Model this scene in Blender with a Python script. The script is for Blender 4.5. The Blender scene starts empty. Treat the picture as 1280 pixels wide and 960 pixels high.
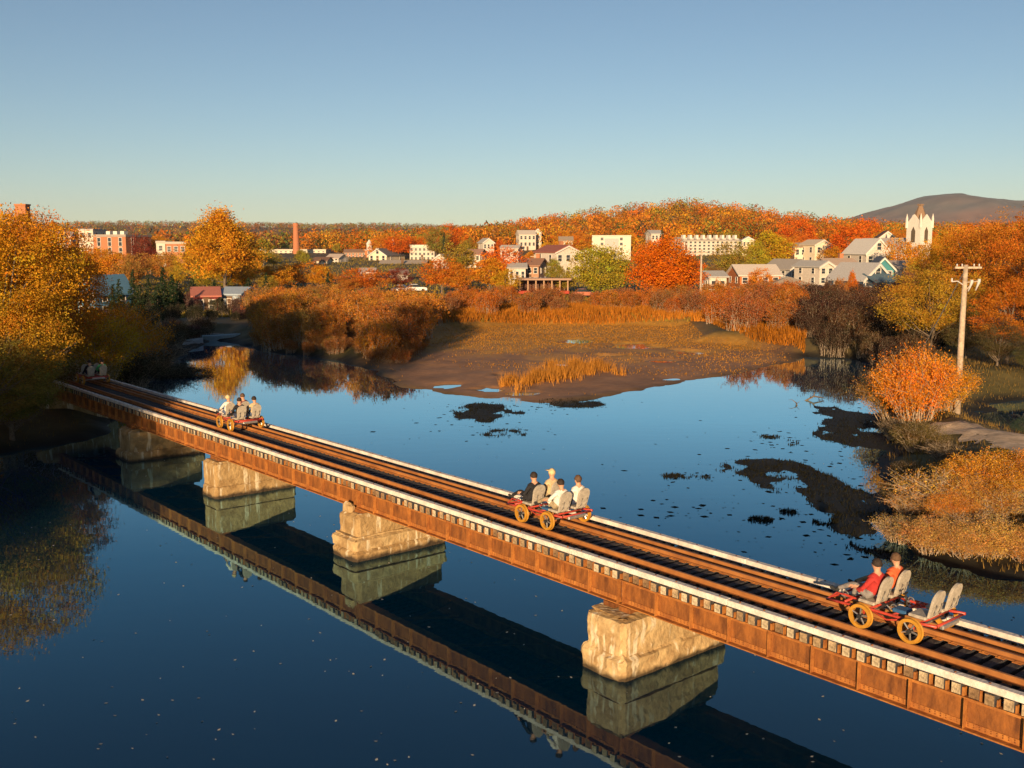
import bpy, math, random
import numpy as np
from mathutils import Vector, Matrix
R = math.radians
S = bpy.context.scene
COL = S.collection
rnd = random.Random(7)

# ------------------------------------------------------------------ camera, sky, sun, exposure
H = 10.35                                    # drone height over the water
FPX = 1281.0                                 # focal length for a 1280 px wide picture
PITCH = math.atan(170 / FPX)
cd = bpy.data.cameras.new('camera'); cam = bpy.data.objects.new('camera', cd); COL.objects.link(cam)
cd.sensor_width = 36; cd.lens = 36 * FPX / 1280; cd.clip_start = 0.5; cd.clip_end = 30000
cam.location = (0, 0, H); cam.rotation_euler = (math.pi / 2 - PITCH, 0, 0)
S.camera = cam

SUN_AZ, SUN_EL = 10.0, 9.5                  # behind the camera, slightly to its left, low
w = bpy.data.worlds.new('World'); S.world = w; w.use_nodes = True
wn = w.node_tree; bg = wn.nodes['Background']
sky = wn.nodes.new('ShaderNodeTexSky'); sky.sky_type = 'NISHITA'; sky.sun_disc = False
sky.sun_elevation = R(SUN_EL); sky.sun_rotation = R(180 + SUN_AZ)
sky.altitude = 0; sky.air_density = 0.8; sky.dust_density = 0.15; sky.ozone_density = 2.2
wb = wn.nodes.new('ShaderNodeMix'); wb.data_type = 'RGBA'; wb.blend_type = 'MULTIPLY'; wb.inputs['Factor'].default_value = 1; wb.inputs['B'].default_value = (1.10, 1.05, 0.98, 1)   # white balance
wn.links.new(sky.outputs[0], wb.inputs['A']); wn.links.new(wb.outputs['Result'], bg.inputs[0]); bg.inputs[1].default_value = 0.065
sl = bpy.data.lights.new('sun', 'SUN'); sun = bpy.data.objects.new('sun', sl); COL.objects.link(sun)
sl.energy = 5.0; sl.angle = R(0.5); sl.color = (1.0, 0.70, 0.40)
_a, _e = R(SUN_AZ), R(SUN_EL)
sun.rotation_euler = Vector((math.sin(_a) * math.cos(_e), math.cos(_a) * math.cos(_e), -math.sin(_e))).to_track_quat('-Z', 'Y').to_euler()
S.view_settings.view_transform = 'Standard'; S.view_settings.look = 'None'
S.view_settings.exposure = 0.72; S.view_settings.gamma = 1.0
S.cycles.max_bounces = 6; S.cycles.transparent_max_bounces = 4
S.cycles.use_denoising = True

# ------------------------------------------------------------------ measuring helpers
_c, _s = math.cos(PITCH), math.sin(PITCH)
def ground(px, py, z=0.0):                   # where a sight line meets the level z
    a, b = (px - 640) / FPX, (480 - py) / FPX
    r = (a, _c + b * _s, -_s + b * _c); k = (z - H) / r[2]
    return (r[0] * k, r[1] * k)
def lift(px, py, D):                         # a point on a sight line at distance D along the ground
    a, b = (px - 640) / FPX, (480 - py) / FPX
    r = (a, _c + b * _s, -_s + b * _c); k = D / r[1]
    return (r[0] * k, D, H + r[2] * k)
def project(X, Y, Z):
    Z = Z - H; fw = Y * _c - Z * _s; up = Y * _s + Z * _c
    return 640 + FPX * X / fw, 480 - FPX * up / fw

# ------------------------------------------------------------------ object helpers
def ob(name, me, parent=None, loc=None, rz=None, label=None, cat=None, group=None, kind=None):
    o = bpy.data.objects.new(name, me); COL.objects.link(o)
    if parent: o.parent = parent
    if loc is not None: o.location = loc
    if rz is not None: o.rotation_euler = (0, 0, rz)
    if label: o['label'] = label
    if cat: o['category'] = cat
    if group: o['group'] = group
    if kind: o['kind'] = kind
    return o
def copy_tree(o, parent=None):
    c = o.copy(); COL.objects.link(c); c.parent = parent
    for ch in o.children: copy_tree(ch, c)
    return c

class MB:
    def __init__(s): s.v = []; s.f = []; s.mi = []
    def add(s, vs, fs, m=0):
        b = len(s.v); s.v += [tuple(q) for q in vs]; s.f += [tuple(i + b for i in q) for q in fs]; s.mi += [m] * len(fs); return s
    def box(s, x0, x1, y0, y1, z0, z1, m=0):
        return s.add([(x0,y0,z0),(x1,y0,z0),(x1,y1,z0),(x0,y1,z0),(x0,y0,z1),(x1,y0,z1),(x1,y1,z1),(x0,y1,z1)],
                     [(0,3,2,1),(4,5,6,7),(0,1,5,4),(1,2,6,5),(2,3,7,6),(3,0,4,7)], m)
    def cbox(s, x0, x1, y0, y1, z0, z1, b=0.02, m=0):          # box with chamfered edges along its top and ends
        vs = []; xs = (x0, x1); ys = (y0, y1); zs = (z0, z1)
        idx = {}
        for i in (0, 1):
            for j in (0, 1):
                for k in (0, 1):
                    sx, sy, sz = (1 if q == 0 else -1 for q in (i, j, k))
                    for ax in range(3):
                        idx[(i, j, k, ax)] = len(vs)
                        d = [b * sx, b * sy, b * sz]; d[ax] = 0
                        vs.append((xs[i] + d[0], ys[j] + d[1], zs[k] + d[2]))
        g = lambda i, j, k, a: idx[(i, j, k, a)]
        fs = []
        for i in (0, 1):
            q = [g(i,0,0,0), g(i,1,0,0), g(i,1,1,0), g(i,0,1,0)]; fs.append(q if i else q[::-1])
            q = [g(0,i,0,1), g(0,i,1,1), g(1,i,1,1), g(1,i,0,1)]; fs.append(q if i else q[::-1])
            q = [g(0,0,i,2), g(1,0,i,2), g(1,1,i,2), g(0,1,i,2)]; fs.append(q if i else q[::-1])
        for j in (0, 1):
            for k in (0, 1):
                fs.append([g(0,j,k,1), g(1,j,k,1), g(1,j,k,2), g(0,j,k,2)])
                fs.append([g(j,0,k,0), g(j,1,k,0), g(j,1,k,2), g(j,0,k,2)])
                fs.append([g(j,k,0,0), g(j,k,1,0), g(j,k,1,1), g(j,k,0,1)])
        for i in (0, 1):
            for j in (0, 1):
                for k in (0, 1): fs.append([g(i,j,k,0), g(i,j,k,1), g(i,j,k,2)])
        return s.add(vs, fs, m)
    def tube(s, pts, rad, n=6, m=0, cap=True):
        pts = [Vector(p) for p in pts]
        if not hasattr(rad, '__len__'): rad = [rad] * len(pts)
        vs = []; fs = []
        for i, p in enumerate(pts):
            t = (pts[min(i + 1, len(pts) - 1)] - pts[max(i - 1, 0)]).normalized()
            a = t.cross(Vector((0.13, 0.31, 1)) if abs(t.z) < 0.9 else Vector((1, 0.1, 0))).normalized(); b = t.cross(a)
            for k in range(n):
                an = 2 * math.pi * k / n
                vs.append(p + (a * math.cos(an) + b * math.sin(an)) * rad[i])
        for i in range(len(pts) - 1):
            for k in range(n):
                fs.append((i*n+k, i*n+(k+1)%n, (i+1)*n+(k+1)%n, (i+1)*n+k))
        if cap: fs.append(tuple(range(n))[::-1]); fs.append(tuple(range((len(pts)-1)*n, len(pts)*n)))
        return s.add(vs, fs, m)
    def prism(s, poly, y0, y1, m=0):                             # polygon in x,z pulled along y
        n = len(poly)
        return s.add([(x, y0, z) for x, z in poly] + [(x, y1, z) for x, z in poly],
                     [tuple(range(n)), tuple(range(n, 2*n))[::-1]] + [(i, (i+1) % n + 0, (i+1) % n + n, i + n)[::-1] for i in range(n)], m)
    def mesh(s, name, mats, smooth=False):
        me = bpy.data.meshes.new(name); me.from_pydata(s.v, [], s.f); 
        for m_ in (mats if isinstance(mats, (list, tuple)) else [mats]): me.materials.append(m_)
        if any(s.mi): me.polygons.foreach_set('material_index', s.mi)
        if smooth: me.polygons.foreach_set('use_smooth', [True] * len(s.f))
        import bmesh
        bm = bmesh.new(); bm.from_mesh(me); bmesh.ops.recalc_face_normals(bm, faces=bm.faces); bm.to_mesh(me); bm.free()
        return me

def quad_mesh(name, V, mat, col=None, n=4):                      # V: (N, n, 3) loose faces; col: (N, 3) tint
    N = len(V); me = bpy.data.meshes.new(name)
    me.vertices.add(N * n); me.vertices.foreach_set('co', np.ascontiguousarray(V, dtype=np.float32).ravel())
    me.loops.add(N * n); me.loops.foreach_set('vertex_index', np.arange(N * n, dtype=np.int32))
    me.polygons.add(N); me.polygons.foreach_set('loop_start', np.arange(0, N * n, n, dtype=np.int32))
    me.polygons.foreach_set('loop_total', np.full(N, n, dtype=np.int32))
    me.update(calc_edges=True)
    if col is None: col = np.ones((N, 3))
    at = me.attributes.new('tint', 'FLOAT_COLOR', 'FACE')
    at.data.foreach_set('color', np.concatenate([col, np.ones((N, 1))], 1).astype(np.float32).ravel())
    me.materials.append(mat)
    return me

# ------------------------------------------------------------------ numpy noise
_lat = np.random.RandomState(3).rand(256, 256)
def vnoise(x, y):
    xi = np.floor(x).astype(int); yi = np.floor(y).astype(int); fx = x - xi; fy = y - yi
    fx = fx * fx * (3 - 2 * fx); fy = fy * fy * (3 - 2 * fy)
    a = _lat[xi % 256, yi % 256]; b = _lat[(xi + 1) % 256, yi % 256]; c = _lat[xi % 256, (yi + 1) % 256]; d = _lat[(xi + 1) % 256, (yi + 1) % 256]
    return (a * (1 - fx) + b * fx) * (1 - fy) + (c * (1 - fx) + d * fx) * fy
def fbm(x, y, o=4):
    t = 0; a = 0.5
    for i in range(o): t = t + a * (vnoise(x * 2**i + 17.3 * i, y * 2**i + 5.1 * i) * 2 - 1); a *= 0.5
    return t

# ------------------------------------------------------------------ materials
MATS = {}
def mat(name, col, rough=0.8, var=0.25, scale=6.0, bump=0.0, metal=0.0, col2=None, stain=None, spec=0.3, coords='Object', stretch=None):
    m = bpy.data.materials.new(name); m.use_nodes = True; nt = m.node_tree; N = nt.nodes; L = nt.links
    p = N['Principled BSDF']; p.inputs['Roughness'].default_value = rough; p.inputs['Metallic'].default_value = metal
    p.inputs['Specular IOR Level'].default_value = spec
    tc = N.new('ShaderNodeTexCoord')
    no = N.new('ShaderNodeTexNoise'); no.inputs['Scale'].default_value = scale; no.inputs['Detail'].default_value = 6; no.inputs['Roughness'].default_value = 0.65
    if stretch:
        mp = N.new('ShaderNodeMapping'); mp.inputs['Scale'].default_value = stretch; L.new(tc.outputs[coords], mp.inputs[0]); L.new(mp.outputs[0], no.inputs['Vector'])
    else: L.new(tc.outputs[coords], no.inputs['Vector'])
    cr = N.new('ShaderNodeValToRGB'); e = cr.color_ramp.elements
    c2 = col2 if col2 else tuple(c * (1 - var) for c in col)
    c1 = col if col2 else tuple(min(1, c * (1 + var)) for c in col)
    e[0].position = 0.36; e[0].color = (*c2, 1); e[1].position = 0.64; e[1].color = (*c1, 1)
    L.new(no.outputs[0], cr.inputs[0])
    out = cr.outputs[0]
    L.new(out, p.inputs['Base Color'])
    if bump:
        n2 = N.new('ShaderNodeTexNoise'); n2.inputs['Scale'].default_value = scale * 5; n2.inputs['Detail'].default_value = 4
        L.new(tc.outputs[coords], n2.inputs['Vector'])
        b = N.new('ShaderNodeBump'); b.inputs['Strength'].default_value = bump; b.inputs['Distance'].default_value = 0.05
        L.new(n2.outputs[0], b.inputs['Height']); L.new(b.outputs[0], p.inputs['Normal'])
    MATS[name] = m; return m

def foliage_mat(name, transl=0.3):
    m = bpy.data.materials.new(name); m.use_nodes = True; nt = m.node_tree; N = nt.nodes; L = nt.links
    N.remove(N['Principled BSDF'])
    oi = N.new('ShaderNodeObjectInfo'); at = N.new('ShaderNodeAttribute'); at.attribute_name = 'tint'
    mx = N.new('ShaderNodeMix'); mx.data_type = 'RGBA'; mx.blend_type = 'MULTIPLY'; mx.inputs['Factor'].default_value = 1
    L.new(oi.outputs['Color'], mx.inputs['A']); L.new(at.outputs['Color'], mx.inputs['B'])
    d = N.new('ShaderNodeBsdfDiffuse'); t = N.new('ShaderNodeBsdfTranslucent'); s = N.new('ShaderNodeMixShader'); s.inputs[0].default_value = transl
    L.new(mx.outputs['Result'], d.inputs[0]); L.new(mx.outputs['Result'], t.inputs[0])
    L.new(d.outputs[0], s.inputs[1]); L.new(t.outputs[0], s.inputs[2]); L.new(s.outputs[0], N['Material Output'].inputs[0])
    return m
FOL = foliage_mat('foliage')
BARK = mat('bark', (0.16, 0.12, 0.085), 0.95, 0.4, 9, 0.5)
TWIG = mat('twig', (0.40, 0.31, 0.22), 0.95, 0.35, 5)
RUST = mat('rusted_steel', (0.30, 0.105, 0.022), 0.8, 0.3, 2.4, 0.35, col2=(0.11, 0.037, 0.011), stretch=(1.6, 1, 0.45))
RUSTL = mat('rusted_stiffener', (0.42, 0.165, 0.035), 0.8, 0.3, 3, 0.3, col2=(0.24, 0.08, 0.02))
RAIL = mat('rail_steel', (0.40, 0.17, 0.05), 0.6, 0.25, 1.5, 0.1, metal=0.0, col2=(0.26, 0.10, 0.03))
TIE = mat('creosoted_tie', (0.075, 0.07, 0.07), 0.85, 0.45, 7, 0.6, col2=(0.028, 0.027, 0.03))
TIEENDS = [mat('tie_end_grain', c, 0.9, 0.45, 9, 0.4) for c in ((0.44,0.34,0.21),(0.32,0.22,0.12),(0.52,0.42,0.28),(0.26,0.17,0.09),(0.40,0.29,0.17),(0.20,0.12,0.06),(0.46,0.37,0.24))]
GUARD = mat('weathered_timber', (0.74, 0.68, 0.60), 0.85, 0.3, 2.5, 0.4, col2=(0.52, 0.46, 0.40))
CONC = mat('old_concrete', (0.52, 0.40, 0.24), 0.9, 0.3, 1.3, 0.9, col2=(0.30, 0.215, 0.115))

# water: a still, dark, glossy sheet
def water_mat():
    m = bpy.data.materials.new('still_water'); m.use_nodes = True; nt = m.node_tree; N = nt.nodes; L = nt.links
    N.remove(N['Principled BSDF'])
    tc = N.new('ShaderNodeTexCoord'); mp = N.new('ShaderNodeMapping'); mp.inputs['Scale'].default_value = (0.6, 1.4, 1)
    no = N.new('ShaderNodeTexNoise'); no.inputs['Scale'].default_value = 0.9; no.inputs['Detail'].default_value = 4
    L.new(tc.outputs['Object'], mp.inputs[0]); L.new(mp.outputs[0], no.inputs['Vector'])
    b = N.new('ShaderNodeBump'); b.inputs['Strength'].default_value = 0.07; b.inputs['Distance'].default_value = 0.03; L.new(no.outputs[0], b.inputs['Height'])
    fr = N.new('ShaderNodeFresnel'); fr.inputs['IOR'].default_value = 1.33; L.new(b.outputs[0], fr.inputs['Normal'])
    cr = N.new('ShaderNodeValToRGB'); e = cr.color_ramp.elements          # reflectance of the teal river against the angle of view
    e[0].position = 0.0; e[0].color = (0.012, 0.022, 0.026, 1); e[1].position = 1.0; e[1].color = (1, 1, 1, 1)
    for p_, c in ((0.085, (0.092, 0.135, 0.158)), (0.19, (0.175, 0.315, 0.365)), (0.37, (0.50, 0.74, 0.78)), (0.6, (0.84, 0.92, 0.95))): q = e.new(p_); q.color = (*c, 1)
    L.new(fr.outputs[0], cr.inputs[0])
    g = N.new('ShaderNodeBsdfGlossy'); g.inputs['Roughness'].default_value = 0.012; L.new(cr.outputs[0], g.inputs['Color']); L.new(b.outputs[0], g.inputs['Normal'])
    d = N.new('ShaderNodeBsdfDiffuse'); d.inputs['Color'].default_value = (0.0, 0.012, 0.03, 1)
    a = N.new('ShaderNodeAddShader'); L.new(g.outputs[0], a.inputs[0]); L.new(d.outputs[0], a.inputs[1]); L.new(a.outputs[0], N['Material Output'].inputs[0])
    return m
WATER = water_mat()

# ------------------------------------------------------------------ terrain
def pix(L): return [ground(*q) for q in L]
SHORE = ([(-30,-120),(-22,-20),(-18,18),(-18.5,33),(-25.5,45)] + pix([(0,566),(75,557),(135,541),(160,497),(190,472),(222,459),(235,440),(262,423),(300,429),(345,441),
         (400,447),(470,461),(500,483),(560,491),(620,500),(680,503),(760,494),(850,478),(940,462),(985,452),(1005,446),(1060,449),(1095,455),
         (1107,470),(1098,500),(1098,540),(1103,580),(1100,640),(1106,674),(1180,710),(1290,720)]) + [(21,26),(24,8),(23,-20),(26,-120)])
POND = pix([(1228,514),(1255,499),(1340,499),(1345,568),(1295,556),(1245,532)])
MUD = pix([(455,455),(480,468),(500,484),(560,493),(620,502),(680,505),(760,496),(850,480),(940,464),(990,452),(985,440),(940,432),(880,428),(862,409),(760,406),(640,406),(560,412),(525,430)])
MARSH = pix([(520,420),(560,411),(640,406),(760,406),(862,408),(1010,445),(1000,395),(560,388)])
def seg_dist(X, Y, poly):
    d = np.full(X.shape, 1e9); inside = np.zeros(X.shape, bool); n = len(poly)
    for i in range(n):
        (x0, y0), (x1, y1) = poly[i], poly[(i + 1) % n]
        dx, dy = x1 - x0, y1 - y0; t = np.clip(((X - x0) * dx + (Y - y0) * dy) / (dx * dx + dy * dy), 0, 1)
        d = np.minimum(d, np.hypot(X - x0 - t * dx, Y - y0 - t * dy))
        c = ((y0 > Y) != (y1 > Y)); inside ^= c & (X < (x1 - x0) * (Y - y0) / (y1 - y0 + 1e-12) + x0)
    return np.where(inside, -d, d)                               # negative inside
SHOALS = [(612,519,46,8,.10),(632,541,34,5,.09),(605,508,28,4,.08),(575,512,14,3,.06),(965,586,74,11,.22),(1010,603,70,18,.24),(1060,625,55,22,.22),(858,596,30,4,.08),(975,553,24,5,.08),(962,546,12,2.5,.07),
          (1062,520,40,16,.16),(1085,548,46,24,.2),(1050,545,30,9,.12),(1075,660,40,16,.14),(1090,690,30,14,.14),(1030,653,16,3,.06),(720,505,40,4,.07),(950,650,16,3,.05),(985,640,10,3,.05)]
PUDDLES = [(608,487,34,3.5),(626,470,20,3),(720,427,24,3),(790,433,38,4),(856,441,24,4),(700,456,14,2),(560,482,22,3),(660,492,26,2.5),(492,447,14,5),(830,452,26,2.5),(760,446,18,2)]
def hill(X, Y):
    z = 1.3 + np.clip(Y - 190, 0, 500) * 0.017
    z = z + 20 * np.exp(-((X - 125) / 70) ** 2 - ((Y - 740) / 210) ** 2) + 10 * np.exp(-((X - 35) / 60) ** 2 - ((Y - 760) / 200) ** 2)
    z = z + 7 * np.exp(-((X - 290) / 110) ** 2 - ((Y - 760) / 220) ** 2)
    a = X / np.maximum(Y, 1)
    z = z + 52 * np.exp(-((Y - 2500) / 650) ** 2) * np.clip(1.02 - np.clip(a + 0.17, 0, 2) * 1.7, 0.3, 1) + 8 * fbm(X / 400 + 3, Y / 400, 3) * np.clip((Y - 900) / 800, 0, 1)
    return z
def height(X, Y):
    X = np.asarray(X, float); Y = np.asarray(Y, float)
    w1 = seg_dist(X, Y, SHORE); w2 = seg_dist(X, Y, POND); d = np.minimum(w1, w2)
    n1 = fbm(X / 2.6, Y / 2.6, 4); n2 = fbm(X / 9, Y / 9, 3)
    d = d + n1 * 1.3 + fbm(X / 0.9 + 9, Y / 1.2, 2) * 0.35
    land = np.minimum(hill(X, Y), 0.05 + np.clip(d, 0, None) * 0.28) + np.clip(d, 0, 4) / 4 * n2 * 0.35
    bed = np.maximum(-1.6, d * 0.35) - 0.03
    z = np.where(d > 0, land, bed)
    m = seg_dist(X, Y, MUD)
    mudz = np.clip(0.05 + np.clip(d, -2, 9) * 0.011 + n1 * 0.085 + n2 * 0.05, -0.4, 0.3)
    k = np.clip(0.5 - m / 3.0, 0, 1)
    z = np.where(d > -2.5, z * (1 - k) + mudz * k, z)
    for (px, py, rx, ry) in PUDDLES:
        cx, cy = ground(px, py); sx = rx * cy / FPX; sy = (ground(px, py - ry)[1] - ground(px, py + ry)[1]) / 2
        r2 = ((X - cx) / sx) ** 2 + ((Y - cy) / sy) ** 2 + n1 * 1.3
        z = np.where(r2 < 1.0, np.minimum(z, -0.03 - 0.05 * (1 - r2)), z)
    for (px, py, rx, ry, a) in SHOALS:
        cx, cy = ground(px, py); sx = rx * cy / FPX; y0 = ground(px, py - ry)[1]; y1 = ground(px, py + ry)[1]; sy = (y0 - y1) / 2
        r2 = ((X - cx) / sx) ** 2 + ((Y - cy) / sy) ** 2
        b = a * (1 - r2) * 0.42 - 0.015 + n1 * 0.17 + fbm(X / 0.8, Y / 1.6, 3) * 0.17
        z = np.where(r2 < 2.0, np.maximum(z, np.minimum(b, a * 0.6) - np.clip(r2 - 1, 0, 9) * 0.3), z)
    return z
def hz(x, y): return float(height(np.array([x]), np.array([y]))[0])
def axis(a, b, step, lo, hi, g=1.09):
    c = list(np.arange(a, b, step)); s = step; q = c[-1]
    while q < hi: s = min(s * g, 160); q += s; c.append(q)
    s = step; q = a
    while q > lo: s = min(s * g, 160); q -= s; c.insert(0, q)
    return np.array(c)
gx = axis(-38, 42, 0.42, -6000, 7000); gy = axis(26, 138, 0.45, -400, 9500)
GX, GY = np.meshgrid(gx, gy); GZ = height(GX, GY)
def grid_mesh(name, GX, GY, GZ, colr, m):
    r, c = GX.shape; me = bpy.data.meshes.new(name); V = np.stack([GX, GY, GZ], -1).reshape(-1, 3)
    i = np.arange(r * c).reshape(r, c); F = np.stack([i[:-1, :-1], i[:-1, 1:], i[1:, 1:], i[1:, :-1]], -1).reshape(-1, 4)
    me.vertices.add(len(V)); me.vertices.foreach_set('co', V.astype(np.float32).ravel())
    me.loops.add(F.size); me.loops.foreach_set('vertex_index', F.astype(np.int32).ravel())
    me.polygons.add(len(F)); me.polygons.foreach_set('loop_start', np.arange(0, F.size, 4, dtype=np.int32)); me.polygons.foreach_set('loop_total', np.full(len(F), 4, dtype=np.int32))
    me.polygons.foreach_set('use_smooth', np.ones(len(F), bool)); me.update(calc_edges=True)
    at = me.attributes.new('tint', 'FLOAT_COLOR', 'POINT'); at.data.foreach_set('color', np.concatenate([colr.reshape(-1, 3), np.ones((r * c, 1))], 1).astype(np.float32).ravel())
    me.materials.append(m); return me
def lerp(a, b, k): return a * (1 - k[..., None]) + np.array(b) * k[..., None]
colr = np.zeros(GX.shape + (3,)) + np.array((0.10, 0.075, 0.03))
nz = fbm(GX / 14, GY / 14, 4); nf = fbm(GX / 2.2, GY / 3.5, 4)
colr = lerp(colr, (0.13, 0.11, 0.03), np.clip(nz * 1.6 + 0.4, 0, 1))                         # dry lawn and weeds
colr = lerp(colr, (0.16, 0.07, 0.02), np.clip((GY - 420) / 200, 0, 1) * 0.9)                  # leaf litter under the wood
mk = np.clip(0.5 - seg_dist(GX, GY, MUD) / 3, 0, 1)
mudc = lerp(np.zeros(GX.shape + (3,)) + np.array((0.34, 0.17, 0.075)), (0.46, 0.22, 0.03), np.clip((GY - 92 + nf * 22) / 22, 0, 1) * 0.95)
colr = colr * (1 - mk[..., None]) + mudc * mk[..., None]
ms = np.clip(0.5 - seg_dist(GX, GY, MARSH) / 2, 0, 1) * np.clip((GY - 128) / 6, 0, 1)
colr = lerp(colr, (0.22, 0.10, 0.02), ms)
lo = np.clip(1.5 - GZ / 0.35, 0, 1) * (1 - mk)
colr = lerp(colr, (0.014, 0.013, 0.010), lo)                                                  # wet silt at the waterline, darkened further to carry the shade on the shoals
colr *= (1 + 0.35 * nf)[..., None]
def terrain_mat():
    m = bpy.data.materials.new('ground_cover'); m.use_nodes = True; nt = m.node_tree; N = nt.nodes; L = nt.links; p = N['Principled BSDF']
    at = N.new('ShaderNodeAttribute'); at.attribute_name = 'tint'
    tc = N.new('ShaderNodeTexCoord'); no = N.new('ShaderNodeTexNoise'); no.inputs['Scale'].default_value = 1.6; no.inputs['Detail'].default_value = 8
    L.new(tc.outputs['Object'], no.inputs['Vector'])
    mr = N.new('ShaderNodeMapRange'); mr.inputs['To Min'].default_value = 0.6; mr.inputs['To Max'].default_value = 1.4; L.new(no.outputs[0], mr.inputs[0])
    mx = N.new('ShaderNodeMix'); mx.data_type = 'RGBA'; mx.blend_type = 'MULTIPLY'; mx.inputs['Factor'].default_value = 1
    L.new(at.outputs['Color'], mx.inputs['A']); L.new(mr.outputs[0], mx.inputs['B']); L.new(mx.outputs['Result'], p.inputs['Base Color'])
    p.inputs['Roughness'].default_value = 0.75; p.inputs['Specular IOR Level'].default_value = 0.25
    b = N.new('ShaderNodeBump'); b.inputs['Strength'].default_value = 0.4; b.inputs['Distance'].default_value = 0.1; L.new(no.outputs[0], b.inputs['Height']); L.new(b.outputs[0], p.inputs['Normal'])
    return m
TERR = terrain_mat()
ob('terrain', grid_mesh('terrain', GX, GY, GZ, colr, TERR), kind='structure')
wx = np.linspace(-120, 120, 3); wy = np.linspace(-130, 150, 3)
WX, WY = np.meshgrid(wx, wy)
ob('water', grid_mesh('water', WX, WY, WX * 0, np.zeros(WX.shape + (3,)), WATER), kind='structure')

# dirt path on the right bank
PATHC = [ground(*q, 1.0) for q in ((1172,540),(1205,533),(1245,552),(1290,570),(1345,590))]
def strip(name, pts, hw, m, dz=0.05):
    P = []
    for i in range(len(pts) - 1):
        for k in range(8):
            t = k / 8; P.append((pts[i][0]*(1-t)+pts[i+1][0]*t, pts[i][1]*(1-t)+pts[i+1][1]*t))
    P.append(pts[-1]); mb = MB(); vs = []
    for i, q in enumerate(P):
        a = P[max(0, i-1)]; b = P[min(len(P)-1, i+1)]; dx, dy = b[0]-a[0], b[1]-a[1]; l = math.hypot(dx, dy)
        for k in range(5):
            o_ = (k / 2 - 1) * hw * (1 + 0.2 * math.sin(i * 1.7 + k)); x, y = q[0] - dy / l * o_, q[1] + dx / l * o_
            vs.append((x, y, hz(x, y) + dz))
    mb.add(vs, [(i*5+k, i*5+k+1, (i+1)*5+k+1, (i+1)*5+k) for i in range(len(P)-1) for k in range(4)])
    return mb.mesh(name, m, True)
DIRT = mat('packed_dirt', (0.55, 0.40, 0.26), 0.95, 0.3, 1.5, 0.5)
ob('path', strip('path', PATHC, 1.5, DIRT), kind='structure')

# distant mountain
mx_ = np.linspace(400, 6500, 170); my_ = np.linspace(5200, 8200, 80); MX, MY = np.meshgrid(mx_, my_)
pr = np.interp(MX / 6500 * FPX + 640, [600,900,1000,1060,1110,1150,1180,1200,1230,1255,1280,1330,1420,1600,2000], [0,6,24,42,57,68,73,71,65,60,62,66,52,40,20])
MZ = pr / 1292 * 6500 * np.exp(-((MY - 6500) / 1100) ** 2) + fbm(MX / 260, MY / 260, 5) * 26 * np.clip(pr / 40, 0, 1) - 15
mc = lerp(np.zeros(MX.shape + (3,)) + np.array((0.22, 0.115, 0.075)), (0.12, 0.105, 0.09), np.clip((MZ - 150) / 130 + fbm(MX / 330, MY / 330, 4) * 1.2, 0, 1))
mc *= (1 + 0.55 * fbm(MX / 60, MY / 60, 3))[..., None]
ob('mountain', grid_mesh('mountain', MX, MY, MZ, mc, TERR), kind='structure')

# ------------------------------------------------------------------ railway bridge (local x runs along it, y across, z = 0 at rail top)
BR_O = (-25.0186, 57.3352, 2.65); BR_A = math.atan2(-0.76659705, 0.64212846)
bridge = ob('railway_bridge', None, loc=BR_O, rz=BR_A, label='rusted plate girder railway bridge with dark wooden ties crossing the river', cat='bridge')
X0, X1, BW = -3.0, 73.0, 2.855
PIERS = [9.6, 19.6, 30.7, 43.05, 55.0, 66.6]
tie_meshes = []
for k in range(7):
    j = lambda a: rnd.uniform(-a, a)
    mb = MB(); w_ = 0.098 + j(0.006); z1 = -0.142 + j(0.006)
    y0, y1 = -0.02 + j(0.045), BW + 0.02 + j(0.045)
    mb.cbox(-w_, w_, y0, y1, -0.36, z1, 0.012, 0)
    for i, f_ in enumerate(mb.f):
        if all(abs(mb.v[q][1] - y0) < 0.001 or abs(mb.v[q][1] - y1) < 0.001 for q in f_): mb.mi[i] = 1
    tie_meshes.append(mb.mesh('tie', [TIE, TIEENDS[k]]))
x = X0 + 0.1; tie_x = []
while x < X1:
    o = ob('tie', tie_meshes[rnd.randrange(7)], bridge, (x, 0, 0)); o.rotation_euler = (0, 0, rnd.uniform(-0.012, 0.012)); tie_x.append(x)
    x += 0.318 + rnd.uniform(-0.012, 0.012)
for yy in (0.06, BW - 0.06):                              # rusty spacer clips between the tie ends
    mb = MB()
    for a, b in zip(tie_x[:-1], tie_x[1:]):
        q = rnd.uniform(0.02, 0.05); mb.box(a + 0.105, a + 0.105 + q, yy - 0.05, yy + 0.05, -0.361, -0.16 - rnd.uniform(0, 0.08))
    ob('spacer_row', mb.mesh('spacer_row', RUSTL), bridge, kind='stuff')
for side, (a, b) in enumerate(((-0.005, 0.165), (BW - 0.165, BW + 0.005))):
    x = X0
    while x < X1:
        L_ = min(rnd.uniform(3.6, 5.2), X1 - x)
        mb = MB(); mb.cbox(0.006, L_ - 0.006, a, b, -0.138, 0.0 + rnd.uniform(-0.008, 0.008), 0.012)
        g = ob('guard_timber', mb.mesh('guard_timber', GUARD), bridge, (x, rnd.uniform(-0.006, 0.006), 0))
        mb = MB(); q = 0.3
        while q < L_ - 0.2: mb.tube([(q, (a+b)/2, -0.01), (q, (a+b)/2, 0.018)], 0.022, 6); q += 0.636
        ob('bolt_row', mb.mesh('bolt_row', RUST), g, kind='stuff')
        x += L_
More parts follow.
